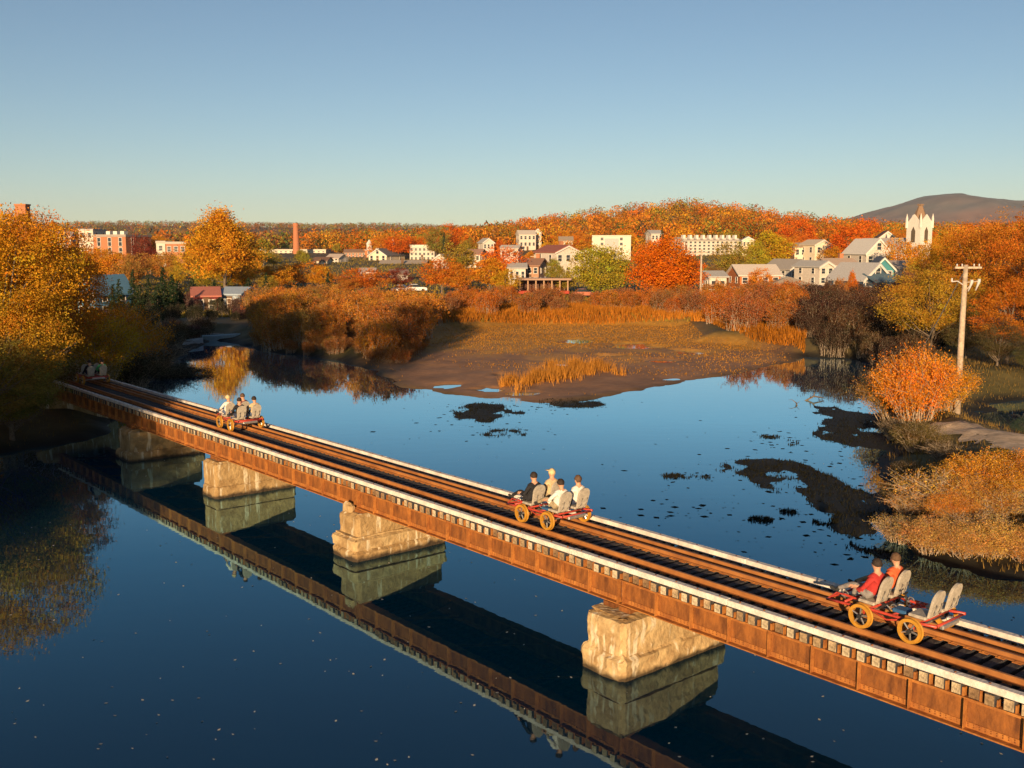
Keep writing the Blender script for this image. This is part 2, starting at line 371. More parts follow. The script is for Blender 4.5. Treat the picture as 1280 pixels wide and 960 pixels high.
for yy, nm in ((0.71, 'rail'), (2.145, 'rail'), (1.80, 'guard_rail')):
    mb = MB(); hh = 0.14 if nm == 'rail' else 0.12; zb = -0.132
    prof = [(-0.072,0),(0.072,0),(0.072,0.014),(0.012,0.03),(0.012,hh-0.042),(0.036,hh-0.034),(0.036,hh-0.006),(0.028,hh),(-0.028,hh),(-0.036,hh-0.006),(-0.036,hh-0.034),(-0.012,hh-0.042),(-0.012,0.03),(-0.072,0.014)]
    n = len(prof); segs = 12; vs = []
    for i in range(segs + 1):
        xx = X0 + (X1 - X0) * i / segs
        vs += [(xx, yy + p_[0], zb + p_[1]) for p_ in prof]
    mb.add(vs, [(i*n+k, i*n+(k+1)%n, (i+1)*n+(k+1)%n, (i+1)*n+k) for i in range(segs) for k in range(n)] + [tuple(range(n)), tuple(range(segs*n, segs*n+n))])
    ob(nm, mb.mesh(nm, RAIL), bridge)
    mb = MB()
    for tx in tie_x: mb.box(tx-0.085, tx+0.085, yy-0.115, yy+0.115, -0.150, -0.128); mb.box(tx-0.03, tx+0.0, yy-0.10, yy-0.065, -0.13, -0.105); mb.box(tx, tx+0.03, yy+0.065, yy+0.1, -0.13, -0.105)
    ob('tie_plate_row', mb.mesh('tie_plate_row', RUSTL), bridge, kind='stuff')
ends = [X0] + PIERS + [X1]
for yy, sgn in ((0.13, -1), (BW - 0.13, 1)):
    for i in range(len(ends) - 1):
        a, b = ends[i] + 0.03, ends[i + 1] - 0.03; L_ = b - a
        mb = MB(); mb.box(0, L_, -0.012, 0.012, -0.95, -0.385)
        gd = ob('plate_girder', mb.mesh('plate_girder', RUST), bridge, (a, yy, 0))
        mb = MB(); mb.box(0, L_, -0.15, 0.15, -0.385, -0.362); ob('top_flange', mb.mesh('top_flange', RUSTL), gd)
        mb = MB(); mb.box(0, L_, -0.16, 0.16, -1.0, -0.972); mb.box(0, L_, -0.03, 0.03, -0.972, -0.86); mb.box(0, L_, -0.028, 0.028, -0.47, -0.385); ob('bottom_flange', mb.mesh('bottom_flange', RUSTL), gd)
        ns = max(2, round(L_ / 1.06)); 
        for k in range(ns + 1):
            q = 0.06 + (L_ - 0.12) * k / ns; mb = MB()
            mb.box(q - 0.05, q + 0.05, sgn*0.012, sgn*0.028, -0.86, -0.47) if sgn > 0 else mb.box(q - 0.05, q + 0.05, -0.028, -0.012, -0.86, -0.47)
            mb.box(q + 0.034, q + 0.05, min(0, sgn*0.145), max(0, sgn*0.145), -0.971, -0.386)
            ob('stiffener', mb.mesh('stiffener', RUSTL), gd)
        mb = MB(); q = 0.1
        while q < L_ - 0.05:
            for zz in (-0.93, -0.885, -0.42): mb.add([(q-.015, sgn*0.03, zz-.015), (q+.015, sgn*0.03, zz-.015), (q+.015, sgn*0.03, zz+.015), (q-.015, sgn*0.03, zz+.015), (q, sgn*0.045, zz)], [(0,1,4),(1,2,4),(2,3,4),(3,0,4)])
            q += 0.105
        ob('rivet_rows', mb.mesh('rivet_rows', RUST), gd, kind='stuff')
    for s_ in PIERS:
        mb = MB(); mb.box(s_ - 0.45, s_ - 0.08, yy - 0.2, yy + 0.2, -1.12, -1.002); mb.box(s_ + 0.08, s_ + 0.45, yy - 0.2, yy + 0.2, -1.12, -1.002)
        ob('bearing', mb.mesh('bearing', RUST), bridge)
q = X0 + 1.5
while q < X1:
    mb = MB(); mb.tube([(q, 0.15, -0.45), (q, BW - 0.15, -0.92)], 0.03, 4); mb.tube([(q + 0.07, 0.15, -0.92), (q + 0.07, BW - 0.15, -0.45)], 0.03, 4); mb.tube([(q, 0.15, -0.9), (q + 1.9, BW - 0.15, -0.9)], 0.035, 4)
    ob('cross_brace', mb.mesh('cross_brace', RUST), bridge); q += 3.1

# ---- piers
def rough_block(x0, x1, y0, y1, z0, z1, amp, seed, rnd_top=0.0, step=0.12, m=CONC, name='block'):
    import bmesh
    bm = bmesh.new(); nx, ny, nz_ = (max(2, int(round((b - a) / step))) for a, b in ((x0, x1), (y0, y1), (z0, z1)))
    def face(fn, na, nb):
        g = [[bm.verts.new(fn(i / na, j / nb)) for j in range(nb + 1)] for i in range(na + 1)]
        for i in range(na):
            for j in range(nb): bm.faces.new((g[i][j], g[i+1][j], g[i+1][j+1], g[i][j+1]))
    X = lambda t: x0 + (x1 - x0) * t; Y = lambda t: y0 + (y1 - y0) * t; Z = lambda t: z0 + (z1 - z0) * t
    for e in (0, 1):
        face(lambda a, b: (X(e), Y(a), Z(b)), ny, nz_); face(lambda a, b: (X(a), Y(e), Z(b)), nx, nz_); face(lambda a, b: (X(a), Y(b), Z(e)), nx, ny)
    bmesh.ops.remove_doubles(bm, verts=bm.verts, dist=1e-4); bmesh.ops.recalc_face_normals(bm, faces=bm.faces)
    P = np.array([v.co for v in bm.verts]); cx, cy = (x0 + x1) / 2, (y0 + y1) / 2
    n = fbm(P[:, 0] * 1.3 + P[:, 1] * 1.1 + seed, P[:, 2] * 4.2 + P[:, 0] * 0.5, 4); n2 = fbm(P[:, 1] * 5 + seed + P[:, 0] * 5, P[:, 2] * 7, 2)
    for v, a, b in zip(bm.verts, n, n2):
        d = Vector(((1 if v.co.x > x1 - 1e-3 else -1 if v.co.x < x0 + 1e-3 else 0), (1 if v.co.y > y1 - 1e-3 else -1 if v.co.y < y0 + 1e-3 else 0), (1 if v.co.z > z1 - 1e-3 else 0)))
        k = sum(abs(q) for q in d)
        sh = -amp * 0.9 * max(0, k - 1) if k > 1 else 0
        if rnd_top and v.co.z > z1 - rnd_top:
            t = (v.co.z - (z1 - rnd_top)) / rnd_top; r_ = rnd_top * (1 - math.sqrt(max(0, 1 - t * t)))
            v.co.x += -d.x * r_; v.co.y += -d.y * r_
        v.co += d * (a * amp + b * amp * 0.5 + sh)
    me = bpy.data.meshes.new(name); bm.to_mesh(me); bm.free(); me.materials.append(m); return me
def pier_mat(name, dry, dry2, wet, zl):
    m = mat(name, dry, 0.92, 0.3, 1.6, 0.8, col2=dry2); nt = m.node_tree; N = nt.nodes; L = nt.links; p = N['Principled BSDF']
    src = p.inputs['Base Color'].links[0].from_socket
    g = N.new('ShaderNodeNewGeometry'); sp = N.new('ShaderNodeSeparateXYZ'); L.new(g.outputs['Position'], sp.inputs[0])
    no = N.new('ShaderNodeTexNoise'); no.inputs['Scale'].default_value = 2.2; no.inputs['Detail'].default_value = 5; L.new(g.outputs['Position'], no.inputs['Vector'])
    ad = N.new('ShaderNodeMath'); ad.operation = 'MULTIPLY_ADD'; ad.inputs[1].default_value = 0.35; L.new(no.outputs[0], ad.inputs[0]); L.new(sp.outputs['Z'], ad.inputs[2])
    mr = N.new('ShaderNodeMapRange'); mr.inputs['From Min'].default_value = zl + 0.13; mr.inputs['From Max'].default_value = zl + 0.26; L.new(ad.outputs[0], mr.inputs[0])
    # streaks of lime and rust running down the faces
    mp = N.new('ShaderNodeMapping'); mp.inputs['Scale'].default_value = (5, 5, 0.7); L.new(g.outputs['Position'], mp.inputs[0])
    st = N.new('ShaderNodeTexNoise'); st.inputs['Scale'].default_value = 1.0; st.inputs['Detail'].default_value = 3; L.new(mp.outputs[0], st.inputs['Vector'])
    sr = N.new('ShaderNodeValToRGB'); sr.color_ramp.elements[0].position = 0.57; sr.color_ramp.elements[1].position = 0.66; L.new(st.outputs[0], sr.inputs[0])
    m1 = N.new('ShaderNodeMix'); m1.data_type = 'RGBA'; L.new(sr.outputs[0], m1.inputs['Factor']); L.new(src, m1.inputs['A']); m1.inputs['B'].default_value = (0.60, 0.50, 0.34, 1)
    m2 = N.new('ShaderNodeMix'); m2.data_type = 'RGBA'; L.new(mr.outputs[0], m2.inputs['Factor']); m2.inputs['A'].default_value = (*wet, 1); L.new(m1.outputs['Result'], m2.inputs['B'])
    L.new(m2.outputs['Result'], p.inputs['Base Color']); return m
PM = pier_mat('pier_concrete', (0.44, 0.295, 0.135), (0.25, 0.15, 0.06), (0.05, 0.034, 0.02), 0.12)
PMW = pier_mat('pier_concrete_pale', (0.54, 0.385, 0.19), (0.30, 0.185, 0.08), (0.06, 0.04, 0.02), 0.10)
ZT = -1.12                                                # underside of the bearings
def pier(s_, label, blocks):
    e = ob('bridge_pier', None, loc=Matrix.Rotation(BR_A, 3, 'Z') @ Vector((s_, 0, 0)) + Vector(BR_O), rz=BR_A, label=label, cat='bridge pier', group='piers carrying the railway bridge')
    for i, (nm, m, a) in enumerate(blocks):
        ob(nm, rough_block(*a[:6], a[6], s_ + i * 3.7, a[7] if len(a) > 7 else 0, m=m, name=nm), e)
    return e
pier(9.6, 'bare grey concrete pier in the shade beside the wooded bank', [('shaft', PM, (-0.85, 0.85, -0.35, 3.25, -2.2, ZT, 0.05, 0.1)), ('footing', PM, (-1.0, 1.0, -0.5, 3.4, -3.8, -2.2, 0.06))])
pier(19.6, 'plain blocky tan pier with a dark band at the waterline', [('shaft', PM, (-0.66, 0.66, -0.34, 3.3, -2.15, ZT, 0.035, 0.05)), ('footing', PM, (-0.7, 0.7, -0.4, 3.35, -3.8, -2.15, 0.05))])
pier(30.7, 'stepped tan pier with a small block on its upstream nose', [('shaft', PM, (-0.62, 0.62, -0.30, 3.2, -1.85, -1.12, 0.04, 0.06)), ('ledge', PMW, (-0.76, 0.78, -0.52, 3.3, -2.28, -1.852, 0.055, 0.08)), ('footing', PM, (-0.74, 0.76, -0.52, 3.3, -3.8, -2.282, 0.06)), ('nose_block', PMW, (-0.42, 0.12, -0.28, -0.06, -1.118, -0.80, 0.03, 0.05))])
pier(43.05, 'eroded pale pier with rounded top and spalled rubble face', [('shaft', PMW, (-0.66, 0.66, -0.52, 3.25, -2.05, ZT, 0.085, 0.22)), ('footing', PMW, (-0.76, 0.74, -0.60, 3.4, -3.8, -2.05, 0.075))])
pier(55.0, 'tan bridge pier standing nearest the bushy bank', [('shaft', PM, (-0.66, 0.66, -0.5, 3.25, -2.1, ZT, 0.06, 0.1)), ('footing', PM, (-0.76, 0.74, -0.6, 3.4, -3.8, -2.1, 0.06))])
pier(66.6, 'bridge pier at the foot of the bushy bank', [('shaft', PM, (-0.66, 0.66, -0.5, 3.25, -3.8, ZT, 0.06, 0.1))])
for xx, lb in ((-3.6, 'stone abutment of the bridge under the orange trees'), (73.6, 'stone abutment of the bridge on the bushy bank')):
    ob('bridge_abutment', rough_block(xx - 0.9, xx + 0.9, -0.8, 3.6, -4.2, -0.4, 0.07, xx, step=0.25, m=PM), None, BR_O, BR_A, lb, 'abutment')

# ------------------------------------------------------------------ rail bikes
RED = mat('red_paint', (0.42, 0.05, 0.03), 0.4, 0.2, 8, spec=0.5)
YEL = mat('yellow_wheel', (0.44, 0.21, 0.025), 0.5, 0.15, 8)
BLK = mat('black_rubber', (0.02, 0.02, 0.022), 0.7, 0.3, 10)
SEAT = mat('seat_mesh_grey', (0.40, 0.35, 0.28), 0.8, 0.2, 14)
CHR = mat('bare_steel', (0.55, 0.52, 0.48), 0.35, 0.1, 10, metal=0.8)
BLU = mat('blue_bag', (0.03, 0.10, 0.22), 0.7, 0.2, 10)
def lathe_y(mb, prof, n=28, m=0):                         # profile (radius, y) turned about the y axis
    k = len(prof); vs = [(r_ * math.cos(2*math.pi*i/n), y, r_ * math.sin(2*math.pi*i/n)) for i in range(n) for r_, y in prof]
    mb.add(vs, [(i*k+j, i*k+(j+1) % k, ((i+1)%n)*k+(j+1) % k, ((i+1)%n)*k+j) for i in range(n) for j in range(k)], m)
def make_bike():
    root = ob('rail_bike', None)
    A, B, WB = 0.71, 2.145, 1.08
    # wheels
    m = MB(); lathe_y(m, [(0.25,-0.03),(0.25,0.03),(0.262,0.045),(0.262,0.06),(0.195,0.06),(0.185,0.03),(0.185,-0.03)]); wm = m.mesh('wheel', YEL, False)
    m = MB()
    for k in range(5): a = 2*math.pi*k/5 + 0.3; m.tube([(0,0,0),(0.19*math.cos(a),0,0.19*math.sin(a))], 0.018, 5)
    sp = m.mesh('spokes', CHR)
    m = MB(); lathe_y(m, [(0.0,-0.06),(0.045,-0.06),(0.045,0.06),(0.0,0.06)], 12); hb = m.mesh('hub', BLK)
    for xx in (0, WB):
        for yy, sg in ((A, 1), (B, -1)):
            wh = ob('wheel', wm, root, (xx, yy, 0.252)); wh.rotation_euler = (0, rnd.uniform(0, 1), 0); wh.scale = (1, sg, 1)
            ob('spokes', sp, wh); ob('hub', hb, wh)
        m = MB(); m.tube([(xx, A, 0.252), (xx, B, 0.252)], 0.022, 8); ob('axle', m.mesh('axle', CHR), root)
    # frame: two side tubes, cross members, front fork with footrests
    m = MB()
    for yy in (0.86, 2.0):
        m.tube([(-0.95, yy + (0.12 if yy < 1 else -0.12), 0.30), (-0.5, yy, 0.36), (0.0, yy, 0.40), (1.15, yy, 0.40), (1.55, yy, 0.43)], 0.032, 6)
        m.tube([(0.0, yy, 0.40), (0.0, yy, 0.25)], 0.028, 6); m.tube([(WB, yy, 0.40), (WB, yy, 0.25)], 0.028, 6)
        m.tube([(0.1, yy, 0.40), (0.5, yy, 0.28), (0.95, yy, 0.40)], 0.02, 5)
    for xx in (-0.45, 0.12, 0.62, 1.2, 1.5): m.tube([(xx, 0.86, 0.405), (xx, 2.0, 0.405)], 0.028, 6)
    m.tube([(-0.95, 0.98, 0.30), (-0.95, 1.88, 0.30)], 0.028, 6)
    ob('frame', m.mesh('frame', RED, True), root)
    for r0 in (0.0, 1.1):
        for yy in (1.10, 1.78):
            # seat: base cushion + tilted back with rounded top
            m = MB(); m.cbox(r0 - 0.18, r0 + 0.20, yy - 0.22, yy + 0.22, 0.47, 0.54, 0.025); m.tube([(r0, yy, 0.40), (r0, yy, 0.48)], 0.04, 6)
            st = ob('seat', m.mesh('seat', SEAT), root)
            pts = []
            for i in range(14):
                a = math.pi * i / 13; pts.append((0.205 * math.cos(a), 0.36 + 0.20 * math.sin(a)))
            pts = [(0.17, 0.0)] + pts + [(-0.17, 0.0)]
            m = MB(); n = len(pts)
            tilt = lambda q: r0 + 0.20 + q * 0.26
            vs = [(tilt(z) , yy + y, 0.53 + z) for y, z in pts] + [(tilt(z) + 0.06, yy + y, 0.53 + z) for y, z in pts]
            m.add(vs, [tuple(range(n)), tuple(range(n, 2*n))[::-1]] + [(i, (i+1)%n, (i+1)%n+n, i+n) for i in range(n)])
            ob('backrest', m.mesh('backrest', SEAT), st)
            m = MB(); m.tube([(r0 + 0.1, yy - 0.1, 0.42), (r0 + 0.32, yy - 0.1, 0.62), (r0 + 0.37, yy - 0.1, 0.80)], 0.016, 5); m.tube([(r0 + 0.1, yy + 0.1, 0.42), (r0 + 0.32, yy + 0.1, 0.62), (r0 + 0.37, yy + 0.1, 0.80)], 0.016, 5)
            ob('seat_bracket', m.mesh('seat_bracket', CHR), st)
            # crank with pedals
            cx = r0 - 0.62
            m = MB(); m.tube([(r0 - 0.1, yy, 0.42), (cx, yy, 0.46)], 0.026, 6); ob('boom', m.mesh('boom', RED), root)
            m = MB(); m.tube([(cx, yy - 0.07, 0.46), (cx, yy + 0.07, 0.46)], 0.02, 6); m.tube([(cx, yy - 0.07, 0.46), (cx - 0.12, yy - 0.07, 0.54)], 0.012, 5); m.tube([(cx, yy + 0.07, 0.46), (cx + 0.12, yy + 0.07, 0.38)], 0.012, 5)
            ck = ob('crank', m.mesh('crank', CHR), root)
            for dx, dy, dz in ((-0.12, -0.12, 0.08), (0.12, 0.12, -0.08)):
                m = MB(); m.cbox(cx + dx - 0.05, cx + dx + 0.05, yy + dy - 0.045, yy + dy + 0.045, 0.45 + dz, 0.475 + dz, 0.006); ob('pedal', m.mesh('pedal', BLK), ck)
            m = MB(); lathe_y(m, [(0.07, -0.006), (0.075, 0), (0.07, 0.006), (0.05, 0)], 16); c2 = ob('chainring', m.mesh('chainring', CHR), ck, (cx, yy + 0.045, 0.46))
    m = MB(); m.tube([(0.62, 1.44, 0.40), (0.56, 1.44, 0.72)], 0.018, 6); m.tube([(0.56, 1.36, 0.72), (0.56, 1.52, 0.72)], 0.02, 6); ob('brake_lever', m.mesh('brake_lever', BLK), root)
    m = MB(); m.cbox(0.52, 0.82, 1.0, 1.3, 0.42, 0.5, 0.02); ob('bag', m.mesh('bag', BLU), root)
    m = MB(); m.cbox(1.47, 1.56, 1.1, 1.75, 0.30, 0.40, 0.02); ob('rear_bumper', m.mesh('rear_bumper', CHR), root)
    for yy in (0.98, 1.88):
        m = MB(); m.tube([(-0.95, yy, 0.30), (-0.72, yy, 0.50), (-0.55, yy, 0.50)], 0.018, 6); ob('front_bar', m.mesh('front_bar', RED), root)
    return root
GB = 'rail bikes riding across the bridge'
bike0 = make_bike()
BS = [(49.17, 'red rail bike with two empty back seats and a pair of riders in front'), (38.52, 'red rail bike with all four seats taken, two riders in white behind'),
      (18.42, 'red rail bike in front of the yellow tree reflection, just out of the shade'), (-0.9, 'rail bike in deep shade at the wooded end of the bridge')]
def in_bridge(x, y, z=0): return Matrix.Rotation(BR_A, 3, 'Z') @ Vector((x, y, z)) + Vector(BR_O)
for i, (s_, lb) in enumerate(BS):
    b_ = bike0 if i == 0 else copy_tree(bike0)
    b_.location = in_bridge(s_, 0, 0.008); b_.rotation_euler = (0, 0, BR_A); b_['label'] = lb; b_['category'] = 'rail bike'; b_['group'] = GB

# ------------------------------------------------------------------ riders
SKIN = mat('skin', (0.50, 0.27, 0.17), 0.6, 0.1, 10)
def cloth(name, c): return MATS.get(name) or mat(name, c, 0.9, 0.2, 7, 0.3)
C_ = dict(red=(0.42, 0.035, 0.03), orange=(0.62, 0.12, 0.04), black=(0.02, 0.02, 0.024), beige=(0.56, 0.42, 0.24), white=(0.72, 0.68, 0.62), navy=(0.03, 0.04, 0.08),
          denim=(0.08, 0.11, 0.18), green=(0.10, 0.50, 0.16), grey=(0.22, 0.2, 0.19), khaki=(0.32, 0.25, 0.15), maroon=(0.16, 0.04, 0.05))
HAIRC = dict(dark=(0.03, 0.02, 0.015), brown=(0.10, 0.055, 0.03), blond=(0.55, 0.42, 0.22), grey=(0.4, 0.37, 0.33))
def build_rider(seed):
    """seated figure facing -x; origin under the hips on the seat top"""
    r_ = random.Random(seed); j = lambda a: r_.uniform(-a, a)
    V, E, RAD, PART = [], [], [], []
    def add(p, rad, part, parent=None):
        V.append(p); RAD.append(rad); PART.append(part)
        if parent is not None: E.append((parent, len(V) - 1))
        return len(V) - 1
    lean = 0.12 + j(0.03)
    pel = add((0.02, 0, 0.10), 0.135, 'leg'); 
    w1 = add((0.04, 0, 0.24), 0.135, 'top', pel); ch = add((0.04 + lean * 0.5, 0, 0.40), 0.155, 'top', w1); up = add((0.04 + lean * 0.8, 0, 0.50), 0.12, 'top', ch)
    nk = add((0.03 + lean * 0.8, 0, 0.60), 0.055, 'skin', up); hd0 = add((0.01 + lean * 0.8, j(0.02), 0.67), 0.078, 'skin', nk); hd1 = add((0.0 + lean * 0.8, j(0.02), 0.75), 0.093, 'skin', hd0); hd2 = add((0.01 + lean * 0.8, V[hd1][1], 0.82), 0.07, 'skin', hd1)
    ns_ = add((lean * 0.8 - 0.105, V[hd1][1], 0.725), 0.014, 'skin', hd1)
    for sg in (-1, 1):
        ea = add((0.02 + lean * 0.8, V[hd1][1] + sg * 0.095, 0.735), 0.016, 'skin', hd1)
        sh = add((0.03 + lean * 0.8, sg * 0.175, 0.50), 0.068, 'top', up)
        el = add((-0.02 + j(0.04), sg * (0.26 + j(0.02)), 0.27 + j(0.03)), 0.050, 'top', sh)
        wr = add((-0.22 + j(0.04), sg * (0.17 + j(0.02)), 0.21 + j(0.03)), 0.034, 'top', el)
        pa = add((-0.29, sg * 0.145, 0.205), 0.036, 'skin', wr)
        for k in range(4):
            a = add((-0.345, sg * (0.115 + 0.021 * k), 0.205 - 0.004 * k), 0.0095, 'skin', pa)
            add((-0.375 + 0.006 * abs(k - 1.5), sg * (0.112 + 0.022 * k), 0.175), 0.0085, 'skin', a)
        t_ = add((-0.305, sg * 0.098, 0.215), 0.011, 'skin', pa); add((-0.335, sg * 0.085, 0.20), 0.0095, 'skin', t_)
        hp = add((-0.03, sg * 0.095, 0.09), 0.098, 'leg', pel)
        up_ = 1 if sg < 0 else 0
        kn = add((-0.40 + 0.06 * up_, sg * 0.12, 0.20 + 0.06 * up_), 0.066, 'leg', hp)
        ft = (-0.74, sg * 0.12, 0.03) if up_ else (-0.52, sg * 0.12, -0.12)
        an = add((ft[0] + 0.04, ft[1], ft[2] + 0.04), 0.045, 'leg', kn)
        he = add((ft[0] + 0.02, ft[1], ft[2] - 0.02), 0.042, 'shoe', an); add((ft[0] - 0.15, ft[1], ft[2] + 0.03), 0.036, 'shoe', he)
    me = bpy.data.meshes.new('rider'); me.from_pydata(V, E, []); o = bpy.data.objects.new('tmp', me); COL.objects.link(o)
    md = o.modifiers.new('skin', 'SKIN'); md.use_smooth_shade = True
    for i, sv in enumerate(me.skin_vertices[0].data): sv.radius = (RAD[i], RAD[i] * (1.2 if PART[i] == 'top' and RAD[i] > 0.1 else 1)); sv.use_root = (i == 0)
    o.modifiers.new('sub', 'SUBSURF').levels = 2
    dg = bpy.context.evaluated_depsgraph_get(); out = bpy.data.meshes.new_from_object(o.evaluated_get(dg)); bpy.data.objects.remove(o)
    # region of each face: nearest bone
    vv = np.array(V); seg = [(vv[a], vv[b], PART[b]) for a, b in E]; names = ['top', 'leg', 'skin', 'shoe']
    C = np.zeros(len(out.polygons) * 3); out.polygons.foreach_get('center', C); C = C.reshape(-1, 3)
    best = np.full(len(C), 1e9); idx = np.zeros(len(C), int)
    for a, b, pt in seg:
        d = b - a; t = np.clip(((C - a) @ d) / (d @ d + 1e-9), 0, 1); dd = np.linalg.norm(C - a - t[:, None] * d, axis=1)
        if pt == 'shoe': dd = dd - 0.02
        k = dd < best; best[k] = dd[k]; idx[k] = names.index(pt)
    out.materials.clear()
    for _ in range(4): out.materials.append(None)
    out.polygons.foreach_set('material_index', idx); out.polygons.foreach_set('use_smooth', np.ones(len(C), bool))
    return out, Vector(V[hd1])
protos = [build_rider(k) for k in (1, 2, 3)]
def hair_mesh(kind, m):
    mb = MB(); n, k = 14, 8; vs = []
    for i in range(k + 1):
        th = (math.pi * 0.62) * i / k
        for q in range(n):
            ph = 2 * math.pi * q / n; front = max(0, -math.cos(ph))
            t2 = th * (1 - 0.42 * front) * (1.28 if kind == 'long' and math.cos(ph) > -0.2 else 1)
            rr = 0.108 + 0.006 * math.sin(5 * ph + 3 * th)
            vs.append((rr * 1.0 * math.sin(t2) * math.cos(ph) + 0.012, rr * 0.97 * math.sin(t2) * math.sin(ph), rr * 1.08 * math.cos(t2) + 0.012))
    mb.add(vs, [(i*n+q, i*n+(q+1)%n, (i+1)*n+(q+1)%n, (i+1)*n+q) for i in range(k) for q in range(n)])
    if kind == 'cap': mb.box(-0.20, -0.08, -0.07, 0.07, 0.05, 0.062)
    return mb.mesh('hair', m, True)
EYE = mat('eye', (0.02, 0.02, 0.02), 0.3)
me_ = MB(); me_.cbox(-0.008, 0.008, -0.014, 0.014, -0.007, 0.007, 0.004); EYEM = me_.mesh('eye', EYE)
mh = MB(); mh.cbox(-0.006, 0.006, -0.026, 0.026, -0.006, 0.006, 0.003); MOUTHM = mh.mesh('mouth', cloth('lips', (0.35, 0.12, 0.09)))
def rider(bi, row, side, top, legs, hair, hk, label, proto=0):
    s_ = BS[bi][0]; p0 = in_bridge(s_ + (0.0 if row == 0 else 1.1), 1.10 if side == 0 else 1.78, 0.542)
    base, hd = protos[proto]; me = base.copy()
    for i, m in enumerate((cloth('cloth_' + top, C_[top]), cloth('cloth_' + legs, C_[legs]), SKIN, cloth('shoe_black', (0.03, 0.03, 0.03)))): me.materials[i] = m
    p = ob('person', me, None, p0, BR_A, label, 'person', 'riders on the rail bikes')
    hm = hair_mesh(hk, mat('hair_' + hair, HAIRC.get(hair) or C_[hair], 0.8, 0.3, 20))
    ob('hat' if hk == 'cap' else 'hair', hm, p, hd)
    for sg in (-1, 1): ob('eye', EYEM, p, hd + Vector((-0.092, sg * 0.034, 0.005)))
    ob('mouth', MOUTHM, p, hd + Vector((-0.088, 0, -0.052)))
    return p
rider(0, 0, 0, 'red', 'grey', 'dark', 'short', 'dark haired rider in a crimson jacket on the half empty rail bike', 0)
rider(0, 0, 1, 'orange', 'khaki', 'brown', 'short', 'brown haired rider in an orange red jacket on the half empty rail bike', 1)
rider(1, 0, 0, 'black', 'black', 'dark', 'short', 'rider in black jacket in the front row of the full rail bike', 2)
rider(1, 0, 1, 'beige', 'khaki', 'blond', 'cap', 'rider in a beige hat and coat in front of the riders in white', 0)
rider(1, 1, 0, 'white', 'khaki', 'dark', 'short', 'dark haired rider in white with tan trousers, behind the one in black', 1)
rider(1, 1, 1, 'white', 'navy', 'brown', 'long', 'rider in white with longer brown hair, behind the one in beige', 2)
rider(2, 0, 0, 'white', 'denim', 'blond', 'short', 'fair haired rider in white beside the yellow tree reflection', 1)
rider(2, 0, 1, 'maroon', 'navy', 'brown', 'short', 'rider in maroon on the bike beside the yellow tree reflection', 2)
rider(2, 1, 0, 'black', 'navy', 'dark', 'short', 'rider in black on the bike beside the yellow tree reflection', 0)
rider(2, 1, 1, 'beige', 'denim', 'dark', 'short', 'dark haired rider in beige on the bike beside the yellow tree reflection', 1)
rider(3, 1, 1, 'green', 'black', 'dark', 'short', 'rider in a bright green jacket in the deep shade', 1)
rider(3, 1, 0, 'black', 'navy', 'dark', 'short', 'dark clothed rider next to the one in green', 2)
# ------------------------------------------------------------------ foliage makers
def leaves(rng, C, size, col, aspect=0.65, upright=0.0):
    """one small face per point of C"""
    n = len(C); a = rng.normal(size=(n, 3)); a[:, 2] += upright * np.sign(a[:, 2]) ; a /= np.linalg.norm(a, axis=1)[:, None]
    b = rng.normal(size=(n, 3)); b -= (b * a).sum(1)[:, None] * a; b /= np.linalg.norm(b, axis=1)[:, None]
    s = (size * rng.uniform(0.6, 1.35, n))[:, None]
    a = a * s; b = b * s * aspect
    V = np.stack([C - a * 0.5, C + b * 0.5 - a * 0.05, C + a * 0.5, C - b * 0.5 + a * 0.05], 1)
    return V, col
def crown_points(rng, kind, h, r, clumps, per, z0=0.25, tight=1.0):
    """clumps of leaves spread through an uneven volume"""
    lobes = rng.normal(size=(9, 3)); lobes[:, 2] = np.abs(lobes[:, 2]) * 0.7 - 0.2; lobes /= np.linalg.norm(lobes, axis=1)[:, None]
    d = rng.normal(size=(clumps, 3)); d /= np.linalg.norm(d, axis=1)[:, None]
    dot = (d @ lobes.T).max(1); rad = rng.uniform(0.2, 1, clumps) ** 0.42 * (0.62 + 0.46 * np.clip((dot - 0.5) / 0.5, 0, 1))
    zc = h * (z0 + (1 - z0) * 0.5); hh = h * (1 - z0) * 0.5
    P = d * rad[:, None]
    if kind == 'round': sx = 1.0
    elif kind == 'oval': t = (P[:, 2] + 1) / 2; sx = np.interp(t, [0, 0.3, 0.65, 1], [0.75, 1.05, 0.8, 0.45])
    elif kind == 'spread': t = (P[:, 2] + 1) / 2; sx = np.interp(t, [0, 0.4, 0.8, 1], [0.6, 1.0, 1.05, 0.7])
    else: t = (P[:, 2] + 1) / 2; sx = np.interp(t, [0, 0.1, 1], [0.9, 1.05, 0.12])
    C = np.stack([P[:, 0] * r * sx, P[:, 1] * r * sx, zc + P[:, 2] * hh], 1)
    cr = r * rng.uniform(0.11, 0.25, clumps) * tight
    L = np.repeat(C, per, 0) + rng.normal(size=(clumps * per, 3)) * np.repeat(cr, per)[:, None] * np.array([0.62, 0.62, 0.42])
    cl = np.repeat(rng.uniform(0.75, 1.22, clumps), per) * rng.uniform(0.7, 1.25, clumps * per)
    hue = np.repeat(rng.normal(0, 0.10, clumps), per) + rng.normal(0, 0.07, clumps * per)
    col = np.stack([cl * (1 - hue * 0.3), cl * (1 + hue), cl * (1 + hue * 0.6)], 1)
    return L, col, C
